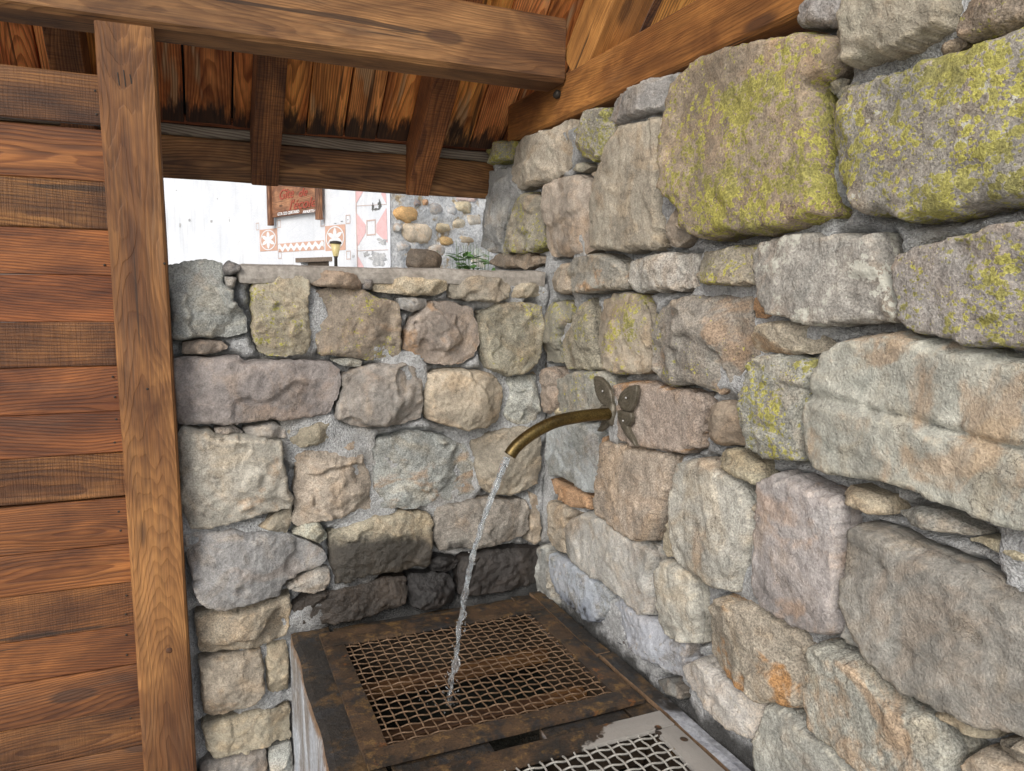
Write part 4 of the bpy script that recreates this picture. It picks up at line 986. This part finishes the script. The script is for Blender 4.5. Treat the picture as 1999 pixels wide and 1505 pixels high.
def facade():
    N = 0.0
    V = []; F = []
    us = [UL, wu0, wu1, 0.0]; zs = [0, wz0, wz1, HT]
    for z in zs:
        for u in us: V.append(hpt(u, z))
    for j in range(3):
        for i in range(3):
            if (i, j) == (1, 1): continue
            a = j*4+i; F.append((a, a+1, a+5, a+4))
    # reveals
    b = len(V)
    for (u, z) in ((wu0, wz0), (wu1, wz0), (wu1, wz1), (wu0, wz1)): V.append(hpt(u, z, -.18))
    ins = [5, 6, 10, 9]
    for k in range(4): F.append((ins[k], b+k, b+(k+1) % 4, ins[(k+1) % 4]))
    return V, F
V, F = facade(); mesh('front_wall', V, F, M_RENDER, house)
win = quad('window', [hpt(wu0-.01, wz0-.01, -.17), hpt(wu1+.01, wz0-.01, -.17), hpt(wu1+.01, wz1+.01, -.17), hpt(wu0-.01, wz1+.01, -.17)], M_GLASS, house)
for (a0, a1, b0, b1) in ((wu0, wu1, wz1-.06, wz1), (wu0, wu0+.06, wz0, wz1-.06), (wu1-.06, wu1, wz0, wz1-.06), ((wu0+wu1)/2-.04, (wu0+wu1)/2+.04, wz0, wz1-.06)):
    q = [hpt(a0, b0, -.10), hpt(a1, b0, -.10), hpt(a1, b1, -.10), hpt(a0, b1, -.10), hpt(a0, b0, -.16), hpt(a1, b0, -.16), hpt(a1, b1, -.16), hpt(a0, b1, -.16)]
    mesh('window_frame', q, [(0, 1, 2, 3), (7, 6, 5, 4), (0, 4, 5, 1), (1, 5, 6, 2), (2, 6, 7, 3), (3, 7, 4, 0)], M_LINTEL, win)
q = []
for off in (.012, -.15):
    for (u, z) in ((wu0-.12, wz1), (wu1+.08, wz1), (wu1+.08, wz1+.05), (wu0-.12, wz1+.055)): q.append(hpt(u, z, off))
mesh('lintel', q, [(0, 1, 2, 3), (7, 6, 5, 4), (0, 4, 5, 1), (1, 5, 6, 2), (2, 6, 7, 3), (3, 7, 4, 0)], M_LINTEL, house)
SIDE = 7.0
def spt(u, z, off=0.0): return corner+hs*u+np.array([0, 0, z])+hd*off
quad('gable_end', [spt(0, 0, -9), spt(SIDE, 0, -9), spt(SIDE, HT, -9), spt(0, HT, -9)], M_RENDER, house)
quad('rear_wall', [spt(SIDE, 0, 0), spt(SIDE, 0, -9), spt(SIDE, HT, -9), spt(SIDE, HT, 0)], M_RENDER, house)
rz = HT+2.6
quad('roof_slope', [hpt(-9.5, HT-.25, .5), hpt(.5, HT-.25, .5), spt(SIDE/2, rz, .5), spt(SIDE/2, rz, -9.5)], M_TILE, house)
quad('roof_slope', [spt(SIDE+.5, HT-.25, -9.5), spt(SIDE+.5, HT-.25, .5), spt(SIDE/2, rz, .5), spt(SIDE/2, rz, -9.5)], M_TILE, house)
mesh('gable', [spt(0, HT), spt(SIDE, HT), spt(SIDE/2, rz)], [(0, 1, 2)], M_RENDER, house)
# rubble side wall: rough pointed surface with the larger stones standing out
RUB = dict(p=corner.copy(), u=hs.copy(), v=np.array([0, 0, 1.0]), n=hd.copy())
t = NT('rubble_pointing'); p = t.pos; a = t.noise(p, 5, 6, .7, .5); f = t.noise(p, 40, 5, .7)
c = t.mixc(t.ramp(a, .35, .65), (.46, .47, .48), (.66, .66, .65)); c = t.mixc(t.ramp(t.noise(t.vec('ADD', p, (3, 1, 2)), 7, 4, .6), .55, .68), c, (.40, .31, .19))
c = t.mixc(t.ramp(t.voro(p, 9), .03, .2, .55, 0), c, (.2, .2, .2)); c = t.mixc(1.0, c, t.comb(*[t.ramp(f, .25, .75, .6, 1.3)]*3), 'MULTIPLY')
M_RUBBLE = t.fin(c, .95, t.bump(t.math('ADD', a, f), .9, .03))
rubs = []
def rub_px(x, y):
    q = pix(x, y, RUB['p']+RUB['n']*.03, RUB['n'])-RUB['p']; return (float(np.dot(q, RUB['u'])), float(q[2]))
RUBS = [([(772,404),(785,400),(813,402),(812,418),(806,433),(790,430),(776,428)], (.52,.33,.15)), ([(786,458),(800,440),(815,434),(830,440),(838,455),(834,468),(818,472),(800,468)], (.50,.42,.32)),
 ([(803,392),(815,387),(820,396),(812,402),(804,400)], (.2,.19,.2)), ([(822,392),(833,389),(834,399),(824,402)], (.42,.26,.16)), ([(862,470),(875,462),(884,470),(876,478),(865,476)], (.42,.30,.15)),
 ([(890,398),(915,394),(922,408),(905,416),(892,410)], (.46,.40,.28)), ([(850,440),(868,436),(876,447),(862,452)], (.45,.38,.26)), ([(898,462),(920,458),(926,470),(910,476),(896,472)], (.42,.36,.27)),
 ([(836,400),(860,398),(866,412),(850,420),(838,412)], (.38,.38,.38)), ([(870,405),(888,402),(890,418),(874,422)], (.36,.37,.38)), ([(880,430),(900,426),(906,440),(890,446)], (.44,.39,.3)),
 ([(776,475),(795,474),(800,490),(780,492)], (.37,.37,.37)), ([(840,480),(862,478),(868,494),(848,498)], (.42,.40,.37)), ([(908,424),(930,420),(936,436),(915,442)], (.40,.37,.32)), ([(770,436),(784,438),(782,452),(771,452)], (.36,.36,.35))]
rubs_poly = []
rw_ = []
for k, (pp, c) in enumerate(RUBS):
    pl = np.array([rub_px(*e) for e in pp]); rubs_poly.append((pl, c))
side = []
U, Vv = np.meshgrid(np.linspace(0.0, SIDE, 150), np.linspace(0, HT, 130)); P3 = np.c_[U.ravel(), Vv.ravel(), np.zeros(U.size)]
hh = .02+.045*fbm(P3*4.2, 5, 2.1, .55); hh[(P3[:, 0] < .06)] *= .2
W = RUB['p']+P3[:, :1]*RUB['u']+P3[:, 1:2]*RUB['v']+hh[:, None]*RUB['n']; idx = np.arange(U.size).reshape(U.shape)
F = np.stack([idx[:-1, :-1], idx[:-1, 1:], idx[1:, 1:], idx[1:, :-1]], -1).reshape(-1, 4)
fl = np.cross(RUB['u'], RUB['v'])@RUB['n'] < 0
rw = mesh('side_wall', W, [tuple(map(int, (q[::-1] if fl else q))) for q in F], M_RUBBLE, house, smooth=True)
for k, (pl, c) in enumerate(rubs_poly):
    ctr = pl.mean(0); sz_ = (pl.max(0)-pl.min(0))/2
    q = RUB['p']+ctr[0]*RUB['u']+ctr[1]*RUB['v']
    o = blob('stone', (0, 0, 0), (sz_[0]*1.12, .075, sz_[1]*1.12), M_STONE, .16, k+3, c, None, 1.9, 12)
    o.rotation_euler = (0, 0, math.atan2(RUB['u'][1], RUB['u'][0])); o.location = Vector(q); attach(o, rw)
    for kk in ('lichen', 'pale', 'wet_top', 'lime'): o[kk] = 0.0
    o['rust'] = .3
rndb = random.Random(21)
for k in range(60):
    u_, z_ = rndb.uniform(.3, 4.2), rndb.uniform(.3, 4.6)
    q = RUB['p']+u_*RUB['u']+np.array([0, 0, z_])
    o = blob('stone', (0, 0, 0), (rndb.uniform(.07, .19), .024, rndb.uniform(.05, .11)), M_STONE, .42, k+40, [v*rndb.uniform(.9, 1.15) for v in rndb.choice([(.48, .48, .47), (.54, .52, .49), (.52, .47, .40)])], None, 1.6, 8)
    o.rotation_euler = (0, 0, math.atan2(RUB['u'][1], RUB['u'][0])); o.location = Vector(q); attach(o, rw)
    for kk in ('lichen', 'pale', 'wet_top', 'lime'): o[kk] = 0.0
    o['rust'] = .2
# painted decoration
def paint(name, uz, mat, off):
    P = [hpt(u, z, off) for (u, z) in uz]
    p = np.array(P); n = np.zeros(3)
    for i in range(1, len(p)-1): n += np.cross(p[i]-p[0], p[i+1]-p[0])
    f = tuple(range(len(p)))
    if np.dot(n, hn) < 0: f = f[::-1]
    return mesh(name, P, [f], mat, house)
def ring(name, cu, cz, ru, rz_, w, mat, off, n=40, par=None):
    V = []; F = []
    for k in range(n):
        a = 2*math.pi*k/n
        for s in (1, 1-w): V.append(hpt(cu+ru*s*math.cos(a), cz+rz_*s*math.sin(a), off))
    for k in range(n):
        a = 2*k; b = 2*((k+1) % n); F.append((a, b, b+1, a+1))
    return mesh(name, V, F, mat, house)
for (x0, y0, x1, y1) in ((507, 447, 542, 490), (635, 439.5, 675, 489)):
    u0, z1 = huv(x0, y0); u1, _ = huv(x1, (y0+y1)/2); _, z0 = huv((x0+x1)/2, y1); z1 = huv((x0+x1)/2, y0)[1]
    cu, cz, au, az = (u0+u1)/2, (z0+z1)/2, (u1-u0)/2, (z1-z0)/2
    paint('painted_square', [(u0, z0), (u1, z0), (u1, z1), (u0, z1)], M_TERRA, .004)
    ring('painted_circle', cu, cz, au*.9, az*.93, .10, M_WHITE, .008)
    for k in range(6):
        a = math.pi/2+k*math.pi/3
        pts = []
        for s in np.linspace(0, 1, 9): pts.append((s*.82, .17*math.sin(math.pi*s)**.8))
        for s in np.linspace(1, 0, 9)[1:-1]: pts.append((s*.82, -.17*math.sin(math.pi*s)**.8))
        paint('painted_petal', [(cu+au*(r_*math.cos(a)-w_*math.sin(a)), cz+az*(r_*math.sin(a)+w_*math.cos(a))) for r_, w_ in pts], M_WHITE, .008)
    for (su, sz2) in ((u0-.06, z1+.05), (u1+.06, z1+.05), (u1+.06, z0-.06)):
        V = []; 
        for s in (1, .8):
            for (a, b) in ((-1, -1), (1, -1), (1, 1), (-1, 1)): V.append(hpt(su+a*.05*s, sz2+b*.05*s, .004))
        mesh('painted_outline', V, [(k, (k+1) % 4, 4+(k+1) % 4, 4+k) for k in range(4)], M_LINE, house)
b0, bz1 = huv(544, 476); b1, _ = huv(633, 476); _, bz0 = huv(590, 490)
paint('painted_band', [(b0, bz0), (b1, bz0), (b1, bz1), (b0, bz1)], M_TERRA, .004)
V = []; F = []; n = 96; hw = (bz1-bz0)
for k in range(n+1):
    u = b0+(b1-b0)*k/n; w = math.sin(2*math.pi*k/n*7.5)
    zc = (bz0+bz1)/2+w*hw*.20
    V += [hpt(u, zc-hw*.26, .008), hpt(u, zc+hw*.26, .008)]
    if k: F.append((2*k-2, 2*k, 2*k+1, 2*k-1))
mesh('painted_wave', V, F, M_WHITE, house)
def Q(x, y): return huv(680+x/7.139, 370+y/7.139)
for pts in ([(115,325),(245,490),(248,600),(135,790)], [(535,255),(395,490),(392,600),(550,740)], [(110,-60),(215,20),(180,80),(115,195)], [(460,60),(520,-40),(535,200),(505,150)], [(138,925),(215,1070),(240,1200),(140,1200)]):
    paint('painted_triangle', [Q(*e) for e in pts], M_PINK, .004)
V = []
for s in (1, .82):
    for (a, b) in ((-1, -1), (1, -1), (1, 1), (-1, 1)): V.append(hpt(Q(320, 530)[0]+a*s*(Q(385, 530)[0]-Q(320, 530)[0]), Q(320, 530)[1]+b*s*.085, .004))
mesh('painted_outline', V, [(k, (k+1) % 4, 4+(k+1) % 4, 4+k) for k in range(4)], M_LINE, house)
paint('painted_line', [Q(100, -60), Q(112, -60), Q(140, 1200), Q(128, 1200)], M_LINE, .005)
paint('painted_line', [Q(110, 225), Q(540, 200), Q(540, 208), Q(110, 233)], M_LINE, .005)
paint('painted_line', [Q(128, 850), Q(560, 835), Q(560, 843), Q(128, 858)], M_LINE, .0055)
def rag(cx_, cy_, rx, ry, mat, seed, name, off=.006, n=40):
    pts = []
    for k in range(n):
        a = 2*math.pi*k/n; r_ = 1+.55*float(fbm(np.array([[math.cos(a)*2+seed, math.sin(a)*2, seed]]), 4)[0])
        pts.append(Q(cx_+rx*r_*math.cos(a), cy_+ry*r_*math.sin(a)))
    c = np.mean(pts, 0); V = [hpt(*c, off)]+[hpt(*e, off) for e in pts]
    mesh(name, V, [(0, 1+k, 1+(k+1) % n) for k in range(n)], mat, house)
rag(430, 960, 120, 90, M_PEEL, 3, 'peeled_patch', .0065); rag(480, 720, 70, 40, M_PEEL, 6, 'peeled_patch', .0065); rag(250, 900, 45, 40, M_PEEL, 9, 'peeled_patch', .0068)
rag(345, 245, 18, 44, M_HOLE, 12, 'broken_patch'); rag(395, 272, 34, 14, M_HOLE, 15, 'broken_patch', .007); rag(440, 205, 20, 48, M_HOLE, 18, 'broken_patch', .0075)
for k, (x, y, rx, ry) in enumerate(((413, 432, 25, 30), (448, 430, 12, 30), (352, 440, 22, 40), (370, 430, 30, 30), (655, 436, 40, 8), (668, 432, 35, 8), (680, 429, 18, 6), (690, 500, 30, 25), (425, 388, 10, 20), (345, 372, 16, 16))):
    rag((x-680)*7.139, (y-370)*7.139, rx*.6, ry*.6, M_PEEL if k not in (4, 5, 6) else M_HOLE, 20+k*3, 'flaked_spot', .006, 20)

# sign on the facade
M_SIGN = mat_wood('sign_timber', (0.20, 0.085, 0.045), (0.40, 0.20, 0.10), 60)
M_RED = mat_simple('red_carved_paint', (0.30, 0.055, 0.03), 0.6, 0.15, 40, 0.2, 0.001)
M_LET = mat_simple('white_letter_paint', (0.75, 0.75, 0.75), 0.7, 0.05, 40, 0.1, 0.001)
su0, sz0 = huv(541, 424); su1, _ = huv(631, 417); sztop = huv(585, 350)[1]
sz0 = huv(586, 419.5)[1]
sign = thing('wooden_sign', 'carved wooden sign with red script lettering on the white house', 'sign', tuple(hpt((su0+su1)/2, sz0)))
beam('sign_board', hpt(su0-.02, (sz0+sztop)/2, .055), hpt(su1+.02, (sz0+sztop)/2, .055), .03, sztop-sz0, M_SIGN, sign, up=(0, 0, 1), cham=.004)
for u in (su0-.035, su1+.035):
    beam('sign_post', hpt(u, sz0-.10, .075), hpt(u, sztop+.05, .075), .085, .06, M_SIGN, sign, up=tuple(hn), cham=.006, tint=(.75, .75, .75))
def text(body, u, z, height, width, mat, off, shear=0.0, name='lettering'):
    cu = bpy.data.curves.new('lettering', 'FONT'); cu.body = body; cu.shear = shear; cu.extrude = 0.004; cu.offset = 0.004 if shear else .006
    ob = bpy.data.objects.new('tmp', cu); COL.objects.link(ob)
    dg = bpy.context.evaluated_depsgraph_get(); me = bpy.data.meshes.new_from_object(ob.evaluated_get(dg))
    co = np.array([tuple(v.co) for v in me.vertices]); bpy.data.objects.remove(ob)
    lo, hi = co.min(0), co.max(0); co = (co-lo)/(hi-lo+1e-9)
    W = np.array([hpt(u+a*width, z+b*height, off+c*.006) for a, b, c in co])
    loc = W.mean(0)
    for v, w in zip(me.vertices, W-loc): v.co = w
    me.update(); me.materials.clear()
    o = link(name, me, mat); o.location = Vector(loc); attach(o, sign)
def sq(x, y): 
    q = pix(520+x/14.28, 355+y/14.28, HP+hn*.072, hn); return float(np.dot(q-corner, hd)), float(q[2])
def place_text(body, xl, yt, xr, yb, mat, shear):
    u0, _ = sq(xl, (yt+yb)/2); u1, _ = sq(xr, (yt+yb)/2); zt = sq((xl+xr)/2, yt)[1]; zb = sq((xl+xr)/2, yb)[1]
    text(body, u0, zb, zt-zb, u1-u0, mat, .071, shear)
place_text('Gîte', 370, 190, 770, 470, M_RED, .35); place_text('de', 910, 180, 1150, 400, M_RED, .35)
place_text("l'école", 640, 450, 1400, 740, M_RED, .35)
place_text('GTA 322 CERTARD', 320, 820, 920, 905, M_LET, .0); place_text('ARAUETE-GPS', 1020, 768, 1480, 850, M_LET, .0)

# lantern post
M_LGLASS = mat_simple('amber_lantern_glass', (0.52, 0.43, 0.20), 0.3, 0.1, 20, 0.05, 0.001)
lz = 8.05; lp_ = CAMP+ray(655, 517)*(lz/1.0)
lt = CAMP+ray(655, 470)*lz; lb = CAMP+ray(655, 500)*lz; hx = lt[0], lt[1]
lant = thing('garden_lantern', 'slim post lantern with amber glass and dark cap by the house', 'lantern', (hx[0], hx[1], 0))
def lathe(name, prof, c, mat, parent, n=20):
    V = []; F = []
    for r_, z_ in prof:
        for k in range(n): V.append((c[0]+r_*math.cos(2*math.pi*k/n), c[1]+r_*math.sin(2*math.pi*k/n), z_))
    for i in range(len(prof)-1):
        for k in range(n): F.append((i*n+k, i*n+(k+1) % n, (i+1)*n+(k+1) % n, (i+1)*n+k))
    return mesh(name, V, F, mat, parent, smooth=True)
ph = lt[2]-lb[2]
lathe('post', [(.05, 0), (.05, .02), (.018, .05), (.018, lb[2]-.02), (.026, lb[2]), (0.0, lb[2])], hx, M_IRON, lant)
lathe('glass', [(.026, lb[2]), (.03, lb[2]+.01), (.058, lb[2]+ph*.82), (0, lb[2]+ph*.82)], hx, M_LGLASS, lant)
lathe('cap', [(.062, lb[2]+ph*.80), (.066, lb[2]+ph*.84), (.060, lb[2]+ph*.95), (.02, lt[2]), (0, lt[2])], hx, M_IRON, lant)

# ------------------------------------------------------------------ plants
t = NT('leaf'); c = t.mixc(t.noise(t.pos, 8, 3), (.05, .13, .025), (.12, .24, .05)); M_LEAF = t.fin(c, .55, Subsurface_Weight=0.0)
M_STEM = mat_simple('green_stem', (0.07, 0.12, 0.03), .7, .3)
def plant(name, label, base, height, spread, nst, nlf, lsz, seed):
    rn = random.Random(seed); r = thing(name, label, 'plant', base)
    V = []; F = []; SV = []; SF = []
    for s in range(nst):
        a = rn.uniform(0, 6.283); top = np.array(base)+np.array([math.cos(a)*spread*rn.random(), math.sin(a)*spread*rn.random(), height*rn.uniform(.8, 1.0)])
        b = np.array(base)+np.array([rn.gauss(0, spread*.15), rn.gauss(0, spread*.15), 0]); mid_ = (b+top)/2+np.array([rn.gauss(0, .04), rn.gauss(0, .04), 0])
        P = spline([b, mid_, top], 12); v, f = tube_mesh(P, np.linspace(.006, .0015, 12), 5); o = len(SV); SV += list(v); SF += [tuple(o+q for q in ff) for ff in f]
        for k in range(nlf):
            u = rn.uniform(.15, 1); p0 = P[min(11, int(u*11))]; th = rn.uniform(0, 6.283)
            d = np.array([math.cos(th), math.sin(th), rn.uniform(-.1, .7)]); d /= np.linalg.norm(d); sdv = np.cross(d, [0, 0, 1]); sdv /= np.linalg.norm(sdv)
            L = lsz*rn.uniform(.6, 1.2); w = L*.22; o = len(V); dn = np.array([0, 0, -L*.12])
            V += [p0, p0+d*L*.3+sdv*w, p0+d*L*.7+sdv*w*.8+dn*.5, p0+d*L+dn, p0+d*L*.7-sdv*w*.8+dn*.5, p0+d*L*.3-sdv*w]
            F.append((o, o+1, o+2, o+3)); F.append((o, o+3, o+4, o+5))
    mesh('foliage', V, F, M_LEAF, r); mesh('stem', SV, SF, M_STEM, r)
sb = CAMP+ray(925, 505)*6.4
plant('shrub', 'bright green leafy shrub growing beyond the low wall', (sb[0], sb[1], 0), sb[2]+.16, .42, 60, 34, .12, 3)
wb = pix(376, 1290, (0, 2.62, 0), (0, 1, 0))
plant('weed', 'green weed behind the gap between post and low wall', (wb[0]+.0, 2.66, 0), .95, .10, 7, 16, .10, 5)
